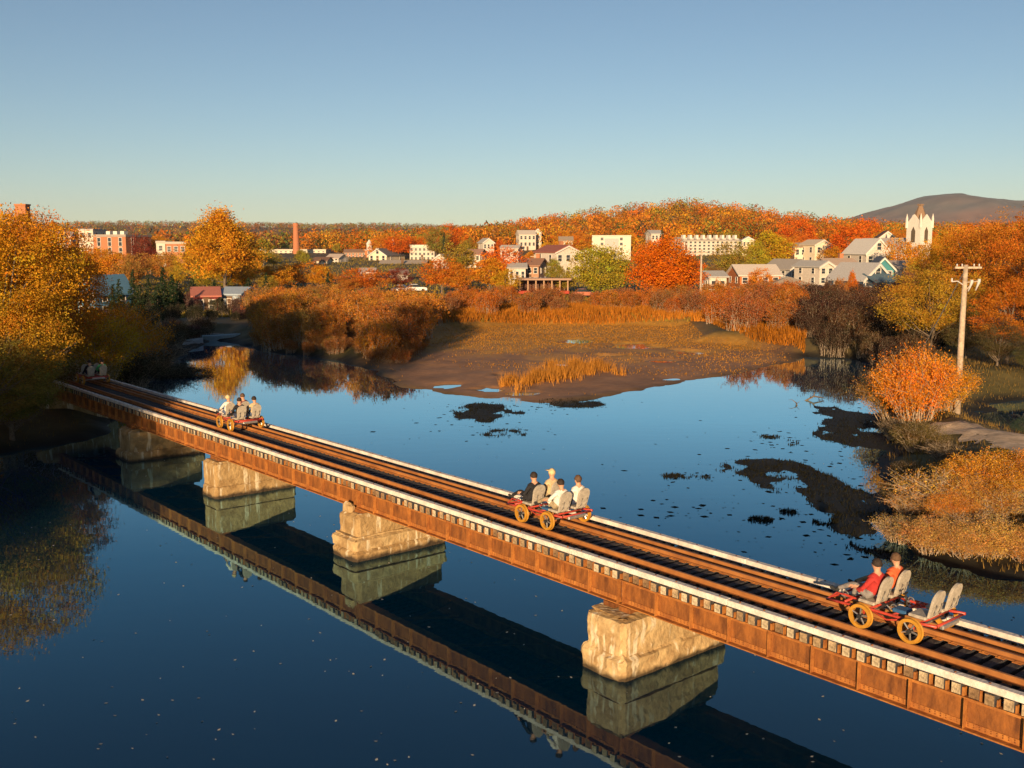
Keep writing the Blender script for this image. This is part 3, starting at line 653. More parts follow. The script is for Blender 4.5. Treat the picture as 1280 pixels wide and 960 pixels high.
def trunk_mesh(rng, h, r, C, girth, name='trunk', nb=9, z0=0.25, m=BARK):
    mb = MB(); top = h * 0.72; bend = rng.normal(size=2) * r * 0.06
    pts = [(bend[0] * t * t, bend[1] * t * t, top * t - (0.25 if t == 0 else 0)) for t in (0, .04, .25, .5, .75, 1)]
    mb.tube(pts, [girth * 1.45, girth, girth * .85, girth * .62, girth * .36, girth * .12], 7)
    for k in rng.choice(len(C), min(nb, len(C)), replace=False):
        c = C[k]; t = rng.uniform(0.3, 0.75) * min(1, c[2] / top); p0 = Vector((bend[0]*t*t, bend[1]*t*t, top * t)); p2 = Vector(c)
        mid = p0.lerp(p2, 0.5) + Vector((0, 0, -0.06 * h + rng.uniform(0, 0.08) * h)); mb.tube([p0, mid, p2], [girth * .42, girth * .26, girth * .06], 5, cap=False)
    return mb.mesh(name, m, True)
def tree_proto(name, kind, h, r, clumps, per, leaf, seed, z0=0.22, girth=None, nb=9, tight=1.0):
    rng = np.random.RandomState(seed); L, col, C = crown_points(rng, kind, h, r, clumps, per, z0, tight)
    V, col = leaves(rng, L, leaf, col); tm = trunk_mesh(rng, h, r, C, girth or h * 0.02, nb=nb, z0=z0)
    return (quad_mesh(name + '_crown', V, FOL, col), tm, float(np.percentile(L[:, 2], 99.7)) / 1.02, float(np.percentile(np.hypot(L[:, 0], L[:, 1]), 97)))
def conifer_proto(h, r, seed, leaf=0.35):
    rng = np.random.RandomState(seed); pts = []; cols = []
    z = h * 0.08
    while z < h:
        t = z / h; n = int(5 + 9 * (1 - t)); rr = r * (1 - t) ** 0.85 * rng.uniform(0.85, 1.15) + 0.1
        for k in range(n):
            a = rng.uniform(0, 2*math.pi); m = int(6 + 12 * (1 - t))
            q = rng.uniform(0.15, 1, m); x = q * rr
            pts.append(np.stack([np.cos(a) * x + rng.normal(0, .12, m), np.sin(a) * x + rng.normal(0, .12, m), z - x * 0.28 + rng.normal(0, .1, m)], 1)); b = rng.uniform(.7, 1.2)
            cols.append(np.ones((m, 3)) * b * rng.uniform(.8, 1.2, m)[:, None])
        z += h * 0.042
    V, c = leaves(rng, np.concatenate(pts), leaf, np.concatenate(cols)); mb = MB(); mb.tube([(0,0,-.2),(0,0,h*.5),(0,0,h*.97)], [h*.018, h*.011, .02], 6)
    return (quad_mesh('conifer_crown', V, FOL, c), mb.mesh('trunk', BARK, True), h, r)
def shrub_proto(name, h, r, stems, per, leaf, seed, twig=0.014, droop=0.15, bare=0.1, sub=2, base_r=0.35):
    """many stems fanning out of the ground, leafy towards the tips"""
    rng = np.random.RandomState(seed); mb = MB(); pts = []; cols = []
    for k in range(stems):
        a = rng.uniform(0, 2*math.pi); b = rng.uniform(0, 1) ** 0.6; R0 = r * base_r * rng.uniform(0, 1) ** 0.6
        base = Vector((math.cos(a) * R0, math.sin(a) * R0, -0.1)); a2 = a + rng.normal(0, 0.4)
        hh = h * rng.uniform(0.62, 1.0) * (1 - 0.35 * b * b); tip = Vector((math.cos(a2) * r * b, math.sin(a2) * r * b, hh))
        mid = base.lerp(tip, 0.5) + Vector((rng.normal(0, .1) * r * .3, rng.normal(0, .1) * r * .3, h * 0.08))
        mb.tube([base, mid, tip], [twig * 1.6, twig, twig * 0.35], 3, cap=False)
        tw = [(base, mid, tip)]
        for q in range(sub):
            t = rng.uniform(0.35, 0.9); p0 = mid.lerp(tip, t) if t > .5 else base.lerp(mid, t + .4); p2 = p0 + Vector((rng.normal(0, .22) * r, rng.normal(0, .22) * r, rng.uniform(0.02, 0.25) * h))
            mb.tube([p0, p2], [twig * 0.6, twig * 0.2], 3, cap=False); tw.append((p0, p0.lerp(p2, .5), p2))
        sb = rng.uniform(0.7, 1.25); sh = rng.normal(0, 0.10)
        for (p0, p1, p2) in tw:
            t = bare + (1 - bare) * rng.uniform(0, 1, per) ** 0.8; p0, p1, p2 = np.array(p0), np.array(p1), np.array(p2)
            P = np.where((t < .5)[:, None], p0 + (p1 - p0) * (t * 2)[:, None], p1 + (p2 - p1) * (t * 2 - 1)[:, None])
            pts.append(P + rng.normal(size=(per, 3)) * r * 0.07); c = sb * rng.uniform(.7, 1.3, per); hu = sh + rng.normal(0, .08, per)
            cols.append(np.stack([c * (1 - hu * .3), c * (1 + hu), c * (1 + hu * .6)], 1))
    V, c = leaves(rng, np.concatenate(pts), leaf, np.concatenate(cols), 0.6)
    return (quad_mesh(name + '_foliage', V, FOL, c), mb.mesh('stems', TWIG, True), h, r)

BIG = [tree_proto('maple', 'spread', 13, 5.4, 330, 110, 0.135, 11, 0.14, 0.24, 40, 0.72), tree_proto('maple', 'oval', 13, 4.8, 320, 110, 0.135, 12, 0.10, 0.22, 40, 0.72), tree_proto('maple', 'round', 12, 5.4, 330, 108, 0.135, 13, 0.12, 0.24, 40, 0.72)]
MID = [tree_proto('maple', 'round', 10, 4.6, 190, 36, 0.30, 21, 0.12), tree_proto('maple', 'oval', 10, 3.6, 170, 36, 0.30, 22, 0.1), tree_proto('maple', 'spread', 10, 4.4, 180, 36, 0.30, 23, 0.2), tree_proto('maple', 'round', 10, 4.0, 160, 36, 0.30, 24, 0.1)]
TALL = tree_proto('cottonwood', 'oval', 18, 7.4, 420, 75, 0.33, 31, 0.10, 0.4, 20)
ROUND = [tree_proto('maple', 'round', 10, 6.0, 300, 50, 0.30, 41, 0.02, 0.25, 16), tree_proto('maple', 'oval', 11, 6.4, 320, 52, 0.30, 42, 0.0, 0.25, 16)]
CON = [conifer_proto(9, 2.3, 51), conifer_proto(9, 2.7, 52)]
SHR = [shrub_proto('willow', 4.2, 2.4, 80, 34, 0.17, 60 + k, 0.018, bare=0.03, base_r=0.8) for k in range(4)]
NEARS = [shrub_proto('alder', 4.2, 3.0, 120, 42, 0.10, 70, 0.024, sub=5), shrub_proto('alder', 4.0, 2.8, 120, 46, 0.10, 71, 0.022, sub=5), shrub_proto('alder', 3.2, 2.4, 80, 13, 0.095, 72, 0.034, sub=6)]

def plant(proto, X, Y, scale, color, name, label, cat, group=None, sink=0.15, sxy=1.0, parts=('trunk', 'crown'), z=None, rz=None):
    cm, tm, h, r = proto
    e = ob(name, None, None, (X, Y, (hz(X, Y) if z is None else z) - sink), rnd.uniform(0, 6.28) if rz is None else rz, label, cat, group)
    e.scale = (scale * sxy, scale * sxy, scale)
    ob(parts[0], tm, e); c = ob(parts[1], cm, e); v = lambda: rnd.uniform(0.9, 1.1)
    c.color = (color[0] * v(), color[1] * v(), color[2], 1); return e
def at_px(px, ytop, D, proto, wpx=None):
    """tree whose tip stands on that sight line: place, scale and width factor"""
    X, Y, Z = lift(px, ytop, D); g = hz(X, Y); sc = (Z - g) / (proto[2] * 1.02)
    sxy = 1.0 if wpx is None else (wpx * D / FPX) / (2 * proto[3] * sc)
    return X, Y, sc, sxy
GOLD = (0.62, 0.30, 0.02); ORNG = (0.58, 0.21, 0.02); RUSTY = (0.50, 0.15, 0.02); REDO = (0.64, 0.155, 0.012); OLIVE = (0.33, 0.25, 0.035); YGRN = (0.42, 0.33, 0.03)
GREEN = (0.11, 0.15, 0.035); DKGRN = (0.035, 0.055, 0.025); BROWN = (0.25, 0.13, 0.045); MAROON = (0.22, 0.05, 0.03); TAN = (0.42, 0.21, 0.05)

# ------------------------------------------------------------------ left bank trees
LB = [(-12,262,57,BIG[0],(0.60,0.27,0.02),'broad orange tree leaning over the wooded end of the bridge'),
      (48,276,66,BIG[1],(0.60,0.24,0.02),'orange tree with a rust tinted top on the wooded bank'),
      (-75,255,60,BIG[2],(0.58,0.27,0.02),'gold tree behind the broad orange tree on the wooded bank'),
      (12,350,55,BIG[2],(0.46,0.25,0.025),'olive tinged tree drooping over the water under the orange trees'),
      (-40,420,50,BIG[0],(0.22,0.17,0.035),'dull green tree at the water edge under the orange trees'),
      (8,432,53,BIG[1],(0.20,0.17,0.035),'low green tree hanging over the river beside the bridge end'),
      (22,262,75,BIG[0],(0.58,0.21,0.02),'tall orange tree at the back of the wooded bank'),(78,300,78,BIG[1],(0.58,0.25,0.02),'orange tree behind the rail bike in the shade'),(-30,262,72,BIG[1],(0.58,0.2,0.02),'deep orange tree at the back of the wooded bank')]
for px, yt, D, pr2, c, lb in LB:
    X, Y, sc, sxy = at_px(px, yt, D, pr2); plant(pr2, X, Y, sc, c, 'maple_tree', lb, 'tree', 'trees on the wooded bank', sxy=max(1.0, min(1.7, 1 / sc)) if sc < .6 else 1)
# off to the side, these keep the bank and the far end of the bridge in shade
for X, Y, sc, k in ((-45,38,1.4,1),(-48,24,1.5,2),(-54,10,1.5,0),(-56,40,1.5,2),(-62,18,1.6,0),(-70,34,1.6,1)):
    plant(BIG[k], X, Y, sc, (0.45,0.2,0.03), 'maple_tree', 'tall autumn tree in the row along the wooded bank', 'tree', 'tall trees shading the wooded bank')
for X, Y, sc, k in ((37,18,1.75,1),(44,22,1.8,2),(37,4,1.9,0),(50,10,1.9,1),(57,26,1.8,0),(49,37,1.45,2),(64,36,1.6,2),(44,-10,1.9,0),(67,18,1.8,1)):
    plant(BIG[k], X, Y, sc, (0.4,0.18,0.03), 'maple_tree', 'tall autumn tree in the row along the bushy bank', 'tree', 'tall trees shading the bushy bank')
plant(BIG[1], -23.5, 27, 1.4, (0.45,0.2,0.03), 'maple_tree', 'tall narrow autumn tree on the point of the wooded bank', 'tree', sxy=0.75)
for X, Y, sc, k in ((-27.5,36,.5,0),(-27,28,.66,1),(-27,20,.72,2),(-28,11,.78,0),(-32,33,.66,1),(-33,23,.7,2),(-34,42,.62,1),(-33,13,.75,1),(-38,30,.7,0),(-30,2,.85,2),(-36,3,.85,0)):
    plant(BIG[k], X, Y, sc, (0.3,0.19,0.03), 'maple_tree', 'low autumn tree in the row along the wooded bank', 'tree', 'low trees along the wooded bank', sxy=1.25)
# bushes at the wooded end of the bridge
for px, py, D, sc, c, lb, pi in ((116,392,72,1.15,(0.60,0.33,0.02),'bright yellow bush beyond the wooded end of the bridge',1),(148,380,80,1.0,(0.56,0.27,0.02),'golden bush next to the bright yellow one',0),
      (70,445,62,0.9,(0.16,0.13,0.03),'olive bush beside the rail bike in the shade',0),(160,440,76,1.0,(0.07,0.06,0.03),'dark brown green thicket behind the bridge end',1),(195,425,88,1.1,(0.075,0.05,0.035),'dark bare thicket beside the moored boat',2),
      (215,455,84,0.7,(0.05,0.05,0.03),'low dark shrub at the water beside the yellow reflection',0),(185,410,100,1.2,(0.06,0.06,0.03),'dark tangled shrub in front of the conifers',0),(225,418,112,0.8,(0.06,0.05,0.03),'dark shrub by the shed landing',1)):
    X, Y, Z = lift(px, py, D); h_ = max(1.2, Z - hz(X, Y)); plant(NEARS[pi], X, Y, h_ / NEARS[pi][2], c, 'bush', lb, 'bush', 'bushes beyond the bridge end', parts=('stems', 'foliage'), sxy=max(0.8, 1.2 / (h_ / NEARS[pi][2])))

# ------------------------------------------------------------------ island thicket and marsh belt
def inside(x, y, poly): return float(seg_dist(np.array([x]), np.array([y]), poly)[0]) < 0
ISL = pix([(305,428),(345,438),(400,443),(470,455),(505,452),(530,428),(545,412),(530,400),(440,396),(360,398),(315,408)])
BELT = pix([(548,409),(640,404.5),(760,404.5),(862,406),(915,425),(1008,442),(1060,446),(1100,449),(1180,420),(1160,396),(1000,393),(800,391),(560,391)])
# a sparse growth of dark shrubs on the low ground round the boat shed
def scatter(poly, n, mind, seed):
    r_ = random.Random(seed); xs = [p[0] for p in poly]; ys = [p[1] for p in poly]; out = []; tries = 0
    while len(out) < n and tries < n * 60:
        tries += 1; x, y = r_.uniform(min(xs), max(xs)), r_.uniform(min(ys), max(ys))
        if inside(x, y, poly) and all((x-a)**2 + (y-b)**2 > mind * mind for a, b in out): out.append((x, y))
    return out
for x, y in scatter(ISL, 84, 1.6, 1):
    k = rnd.randrange(4); sc = rnd.uniform(0.68, 0.98); c = [(0.46,0.175,0.025),(0.52,0.21,0.03),(0.40,0.15,0.03),(0.36,0.17,0.04)][rnd.randrange(4)]
    plant(SHR[k], x, y, sc, c, 'willow_shrub', 'orange willow shrub in the rounded thicket beside the mudflat', 'shrub', 'shrubs of the rounded thicket', parts=('stems', 'foliage'))
for x, y in scatter(pix([(300,431),(345,441),(400,446),(470,458),(512,456),(535,432),(500,436),(400,434),(310,424)]), 40, 1.1, 4):
    plant(SHR[rnd.randrange(4)], x, y, rnd.uniform(0.28, 0.5), [(0.40,0.15,0.03),(0.30,0.13,0.035)][rnd.randrange(2)], 'willow_shrub', 'low rust shrub along the foot of the rounded thicket', 'shrub', 'low shrubs at the foot of the thicket', parts=('stems', 'foliage'))
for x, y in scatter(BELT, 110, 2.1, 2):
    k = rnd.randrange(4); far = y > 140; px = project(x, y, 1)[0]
    if px > 1010: c = (0.075,0.04,0.025) if rnd.random() < .6 else (0.12,0.06,0.03)  # past the pole the shore's shade is put into the shrub colour
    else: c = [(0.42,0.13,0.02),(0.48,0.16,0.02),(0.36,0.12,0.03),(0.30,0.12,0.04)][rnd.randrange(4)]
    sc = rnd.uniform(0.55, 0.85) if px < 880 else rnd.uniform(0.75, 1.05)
    lb, gr = (('shrub with shade put into its dark brown colour on the shore past the pole', 'shrubs on the shaded shore') if px > 1010 else ('rust orange shrub in the marsh belt behind the mudflat', 'shrubs of the marsh belt'))
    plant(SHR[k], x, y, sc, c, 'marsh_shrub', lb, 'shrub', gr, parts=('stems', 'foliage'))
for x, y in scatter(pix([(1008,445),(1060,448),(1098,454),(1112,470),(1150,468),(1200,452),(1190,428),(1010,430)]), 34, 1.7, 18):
    plant(SHR[rnd.randrange(4)], x, y, rnd.uniform(0.45, 0.8), (0.07,0.04,0.025) if rnd.random() < .7 else (0.10,0.06,0.03), 'marsh_shrub', 'shrub with shade put into its dark brown colour on the shore past the pole', 'shrub', 'shrubs on the shaded shore', parts=('stems', 'foliage'))  # dark foliage colour stands in for shade on this shore
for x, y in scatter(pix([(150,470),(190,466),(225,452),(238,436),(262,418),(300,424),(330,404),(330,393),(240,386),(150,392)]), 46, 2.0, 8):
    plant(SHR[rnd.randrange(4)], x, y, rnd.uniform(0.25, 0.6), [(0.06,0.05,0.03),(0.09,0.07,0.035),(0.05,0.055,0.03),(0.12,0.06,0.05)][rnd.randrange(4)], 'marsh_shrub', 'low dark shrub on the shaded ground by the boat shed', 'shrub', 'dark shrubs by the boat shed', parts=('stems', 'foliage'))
def blades(name, poly_pts, hgt, wid, colr, label, cat='grass', seed=0):
    rng = np.random.RandomState(seed); P = np.array(poly_pts); n = len(P); a = rng.uniform(0, 2*math.pi, n)
    hh = hgt * rng.uniform(0.5, 1.15, n); dx = np.cos(a) * wid / 2; dy = np.sin(a) * wid / 2; lean = rng.normal(0, 0.22, (n, 2)) * hh[:, None]
    V = np.zeros((n, 3, 3)); V[:, 0] = P + np.stack([dx, dy, 0*dx], 1); V[:, 1] = P - np.stack([dx, dy, 0*dx], 1); V[:, 2] = P; V[:, 2, 0] += lean[:, 0]; V[:, 2, 1] += lean[:, 1]; V[:, 2, 2] += hh
    c = np.array(colr) * rng.uniform(0.6, 1.3, n)[:, None] * (1 + 0.3 * fbm(P[:, 0] / 5, P[:, 1] / 5, 3))[:, None]
    return ob(name, quad_mesh(name, V, FOL, c, 3), None, None, None, label, cat, None, 'stuff')
rg = np.random.RandomState(5)
def fill(poly, n, minz=0.04):
    P = np.array(poly); x = rg.uniform(P[:, 0].min(), P[:, 0].max(), n * 4); y = rg.uniform(P[:, 1].min(), P[:, 1].max(), n * 4)
    d = seg_dist(x, y, poly); k = d < 0; x, y = x[k][:n], y[k][:n]; z = height(x, y); k = z > minz
    return np.stack([x[k], y[k], z[k] - 0.03], 1)
blades('marsh_grass', fill(pix([(535,415),(560,411.5),(640,407),(760,407),(862,408.5),(915,428),(1006,445),(1012,400),(800,393),(545,393)]), 42000), 1.0, 0.10, (0.46,0.17,0.02), 'rust orange marsh grass between the mudflat and the shrubs')
tuft = []
for px, py, n, sp in ((632,484,160,0.22),(641,481,200,0.3),(662,481,330,0.35),(672,473,220,0.3),(684,477,420,0.45),(697,469,360,0.4),(708,473,420,0.5),(722,463,420,0.45),(733,468,420,0.45),(746,461,300,0.35),(758,465,150,0.3),(690,461,180,0.35),(716,457,160,0.3),(775,470,60,0.3),(650,490,60,0.25)):
    c = ground(px, py); q = rg.normal(size=(n, 2)) * (sp, sp * 2.0) + c; tuft.append(np.stack([q[:, 0], q[:, 1], height(q[:, 0], q[:, 1]) - 0.05], 1))
mt = fill(MUD, 34000, 0.03); mt = mt[(mt[:, 1] - 84) / 34 + fbm(mt[:, 0] / 6, mt[:, 1] / 6, 3) * 0.9 > rg.uniform(0, 1, len(mt)) * 0.9]
blades('mud_tufts', mt, 0.16, 0.10, (0.40,0.18,0.025), 'short olive orange stubble growing on the mudflat', 'grass', 6)
blades('reeds', np.concatenate(tuft), 0.95, 0.05, (0.55,0.24,0.04), 'straw orange reeds standing on the bare mudflat', 'reeds', 3)
bankp = []
for poly, n in ((pix([(1100,455),(1120,470),(1108,500),(1108,560),(1115,640),(1118,700),(1290,770),(1345,700),(1345,480),(1180,450)]), 9000), ([(-60,40),(-27,46),(-24,57),(-29,75),(-32,95),(-60,110)], 9000)): bankp.append(fill(poly, n, 0.12))
# keep the path bare
bp = np.concatenate(bankp); pd = np.full(len(bp), 9.0)
for (x0, y0), (x1, y1) in zip(PATHC[:-1], PATHC[1:]):
    dx, dy = x1-x0, y1-y0; t = np.clip(((bp[:,0]-x0)*dx+(bp[:,1]-y0)*dy)/(dx*dx+dy*dy), 0, 1); pd = np.minimum(pd, np.hypot(bp[:,0]-x0-t*dx, bp[:,1]-y0-t*dy))
blades('bank_grass', bp[pd > 1.25], 0.28, 0.035, (0.24,0.15,0.04), 'dry tan grass and weeds covering the river banks', 'grass', 4)

# ------------------------------------------------------------------ right bank bushes
RB = [(1150,440,57,1,(0.66,0.27,0.025),1.0,'rounded golden orange bush beside the utility pole'),(1122,462,60,0,(0.44,0.20,0.05),0.9,'pinkish tan bush at the water beside the golden one'),(1180,455,59,1,(0.54,0.25,0.02),0.8,'golden bush right at the foot of the utility pole'),
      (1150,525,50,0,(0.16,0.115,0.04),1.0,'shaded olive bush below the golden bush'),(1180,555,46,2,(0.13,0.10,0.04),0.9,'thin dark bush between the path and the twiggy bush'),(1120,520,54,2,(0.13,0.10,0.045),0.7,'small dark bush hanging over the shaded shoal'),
      (1170,585,38,2,(0.58,0.29,0.06),1.0,'twiggy half bare bush reaching over the water'),(1232,566,39,1,(0.62,0.29,0.035),1.15,'big golden brown bush between the bridge and the path'),(1288,562,39,0,(0.62,0.26,0.03),1.1,'orange bush at the side of the big golden brown one'),
      (1138,615,38,2,(0.55,0.29,0.07),0.9,'low twiggy bush trailing into the dark water'),(1208,598,37,0,(0.58,0.29,0.05),1.0,'tan bush in front of the big golden brown one'),(1268,600,37,1,(0.60,0.28,0.035),1.0,'rust gold bush close to the end of the bridge'),
      (1330,600,40,1,(0.48,0.2,0.03),1.2,'orange bush by the path past the big golden brown one'),
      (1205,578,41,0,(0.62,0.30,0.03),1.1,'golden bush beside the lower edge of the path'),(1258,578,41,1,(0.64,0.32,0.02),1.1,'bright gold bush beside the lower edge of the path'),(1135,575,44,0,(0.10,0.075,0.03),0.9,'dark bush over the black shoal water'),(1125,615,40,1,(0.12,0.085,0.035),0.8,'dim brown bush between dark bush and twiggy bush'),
      (1188,625,36,1,(0.60,0.29,0.045),1.0,'tawny bush hanging over the water behind the front rail bike'),(1250,632,36,0,(0.56,0.28,0.05),1.0,'low tan bush at the water behind the front rail bike'),(1130,500,64,1,(0.40,0.2,0.04),0.8,'tan bush behind the pinkish one'),
      (1168,645,33.8,1,(0.58,0.33,0.09),1.1,'straw coloured bush at the tip of the bank, over the dark water'),(1205,664,33.1,0,(0.58,0.33,0.09),1.1,'straw coloured bush just behind the front rail bike riders'),(1242,650,33.0,1,(0.60,0.34,0.09),1.1,'straw coloured bush behind the empty seats of the front rail bike'),(1282,668,32.5,0,(0.58,0.32,0.08),1.1,'straw coloured bush next to the end of the near guard timber'),(1318,665,32.6,1,(0.56,0.3,0.07),1.1,'straw coloured bush where the bank meets the bridge'),(1222,640,34.4,2,(0.58,0.33,0.1),1.2,'twiggy straw bush between the rows on the bank'),(1185,610,36.8,2,(0.6,0.34,0.1),1.2,'tall twiggy straw bush over the black water'),(1262,612,36,2,(0.6,0.33,0.08),1.3,'tall twiggy straw bush rising above the low ones'),(1125,662,35.4,2,(0.5,0.3,0.1),1.0,'sparse straw twigs leaning out over the black water')]
for px, yt, D, k, c, wf, lb in RB:
    p_ = NEARS[k]; X, Y, Z = lift(px, yt, D); h_ = max(1.0, Z - hz(X, Y)); sc = h_ / (p_[2] * 0.97)
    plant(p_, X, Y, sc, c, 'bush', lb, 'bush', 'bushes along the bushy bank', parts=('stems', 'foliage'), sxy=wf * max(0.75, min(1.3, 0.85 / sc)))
for X, Y in scatter([(20.5,26),(20,33),(24,34),(32,34),(36,28),(32,20),(26,10),(24.5,16)], 20, 2.6, 44):
    plant(NEARS[rnd.randrange(3)], X, Y, rnd.uniform(0.5, 0.85), (0.56,0.29,0.06), 'bush', 'straw gold bush in the scrub between the path and the bridge', 'bush', 'scrub between the path and the bridge', parts=('stems', 'foliage'), sxy=1.1)
for px, yt, D, pr2, c, wp, lb in ((1240,275,105,BIG[0],(0.56,0.19,0.02),None,'large orange tree standing behind the utility pole'),(1290,262,95,BIG[2],(0.58,0.17,0.02),None,'large deep orange tree beside the one behind the pole'),(1185,288,125,BIG[1],(0.56,0.26,0.02),None,'golden orange tree between the church and the pole'),
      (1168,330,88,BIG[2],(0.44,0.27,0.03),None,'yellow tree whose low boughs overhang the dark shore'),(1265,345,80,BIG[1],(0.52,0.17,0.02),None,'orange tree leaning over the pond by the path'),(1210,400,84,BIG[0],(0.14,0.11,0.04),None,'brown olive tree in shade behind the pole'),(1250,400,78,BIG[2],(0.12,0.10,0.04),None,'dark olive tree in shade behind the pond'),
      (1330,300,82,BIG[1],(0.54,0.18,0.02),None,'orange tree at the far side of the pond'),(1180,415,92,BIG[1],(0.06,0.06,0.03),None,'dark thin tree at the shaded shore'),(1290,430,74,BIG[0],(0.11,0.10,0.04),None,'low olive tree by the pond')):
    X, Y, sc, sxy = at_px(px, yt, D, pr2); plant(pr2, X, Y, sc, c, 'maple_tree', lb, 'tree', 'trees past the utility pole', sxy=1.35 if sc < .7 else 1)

# ------------------------------------------------------------------ utility poles
WOOD = mat('pole_wood', (0.42, 0.33, 0.24), 0.9, 0.25, 4, 0.3)
GLASSY = mat('ceramic', (0.5, 0.48, 0.45), 0.4, 0.1, 5)
WIRE = mat('wire', (0.05, 0.045, 0.04), 0.6)
X, Y, Z = lift(1207, 331, 58.5); zb = hz(X, Y)
up = ob('utility_pole', None, None, (X, Y, zb), R(4), 'weathered wooden utility pole with crossarms beside the dirt path', 'utility pole')
T = Z - zb; mb = MB(); mb.tube([(0,0,-.4),(0,0,T*.5),(0.02,0,T)], [.19,.17,.13], 10); ob('pole', mb.mesh('pole', WOOD, True), up)
mb = MB(); mb.cbox(-.62,.95,-.06,.06,T-.22,T-.10,.01); ob('crossarm', mb.mesh('crossarm', WOOD), up)
for xx in (-.5,-.2,.5,.8):
    mb = MB(); mb.tube([(xx,0,T-.1),(xx,0,T+.02),(xx,0,T+.06)], [.035,.045,.02], 8); ob('insulator', mb.mesh('insulator', GLASSY, True), up)
mb = MB(); mb.tube([(-.05,0,T-1.15),(-.42,0,T-.92),(-.75,0,T-.95)], .035, 6); mb.tube([(-.75,0,T-.95),(-.75,0,T-.75)], [.05,.04], 6); ob('side_bracket', mb.mesh('side_bracket', GLASSY), up)
for xx, zz in ((.42,-1.0),(.85,-.95)):
    mb = MB(); mb.tube([(xx,0,T+zz+.15),(xx,0,T+zz),(xx-.18,0,T+zz-.5)], [.09,.09,.03], 8); ob('fuse_cutout', mb.mesh('fuse_cutout', GLASSY, True), up)
mb = MB(); mb.tube([(.1,0,T-1.45),(.5,0,T-.95)], .03, 5); mb.tube([(0,0,T-1.0),(.9,0,T-.92)], .035, 5); ob('bracket_arm', mb.mesh('bracket_arm', WOOD), up)
mb = MB(); mb.tube([(-.12,0,T-.5),(-1.0,.4,T-2.7),(-2.3,1.0,T-5.9)], .03, 5); ob('guy_wire', mb.mesh('guy_wire', WIRE), up)
def small_pole(px, yt, yb, D, lb):
    X, Y, Z = lift(px, yt, D); zb = hz(X, Y); e = ob('utility_pole', None, None, (X, Y, zb), 0, lb, 'utility pole'); h_ = Z - zb
    mb = MB(); mb.tube([(0,0,-.3),(0,0,h_)], [.2,.15], 8); ob('pole', mb.mesh('pole', WOOD), e); mb = MB(); mb.cbox(-1,1,-.07,.07,h_-.6,h_-.42,.01); ob('crossarm', mb.mesh('crossarm', WOOD), e)
small_pole(877,312,365,178,'thin sunlit pole beside the vivid orange tree'); small_pole(1013,366,386,150,'short pole standing in the shrubs before the white hall')
small_pole(668,318,335,250,'thin pole beside the white gabled house')
# ------------------------------------------------------------------ town
WM = {}
def wall_mat(c, kind='clap'):
    k = (c, kind)
    if k not in WM: WM[k] = mat('wall_paint' if kind == 'clap' else 'brickwork', c, 0.85, 0.12, 3 if kind == 'clap' else 5, 0.1)
    return WM[k]
PANE = mat('window_glass', (0.03, 0.04, 0.05), 0.12, 0.1, 2, spec=0.6)
TRIM = mat('white_trim', (0.62, 0.57, 0.50), 0.7, 0.08, 4)
BRK = (0.38, 0.155, 0.075)
KEEP = []
def part(nm, mb, m, par, smooth=False): return ob(nm, mb.mesh(nm, m, smooth), par)
def window_mesh(w_, h_, t):
    mb = MB(); b = min(0.12, w_ * 0.14)
    mb.box(-w_/2-b, w_/2+b, -t, 0, h_, h_+b); mb.box(-w_/2-b, w_/2+b, -t-0.03, 0, -b, 0); mb.box(-w_/2-b, -w_/2, -t, 0, 0, h_); mb.box(w_/2, w_/2+b, -t, 0, 0, h_); mb.box(-w_/2, w_/2, -t*.8, 0, h_*.48, h_*.53)
    pn = MB(); pn.box(-w_/2, w_/2, -t*.35, 0, 0, h_)
    return mb.mesh('window', TRIM), pn.mesh('pane', PANE)
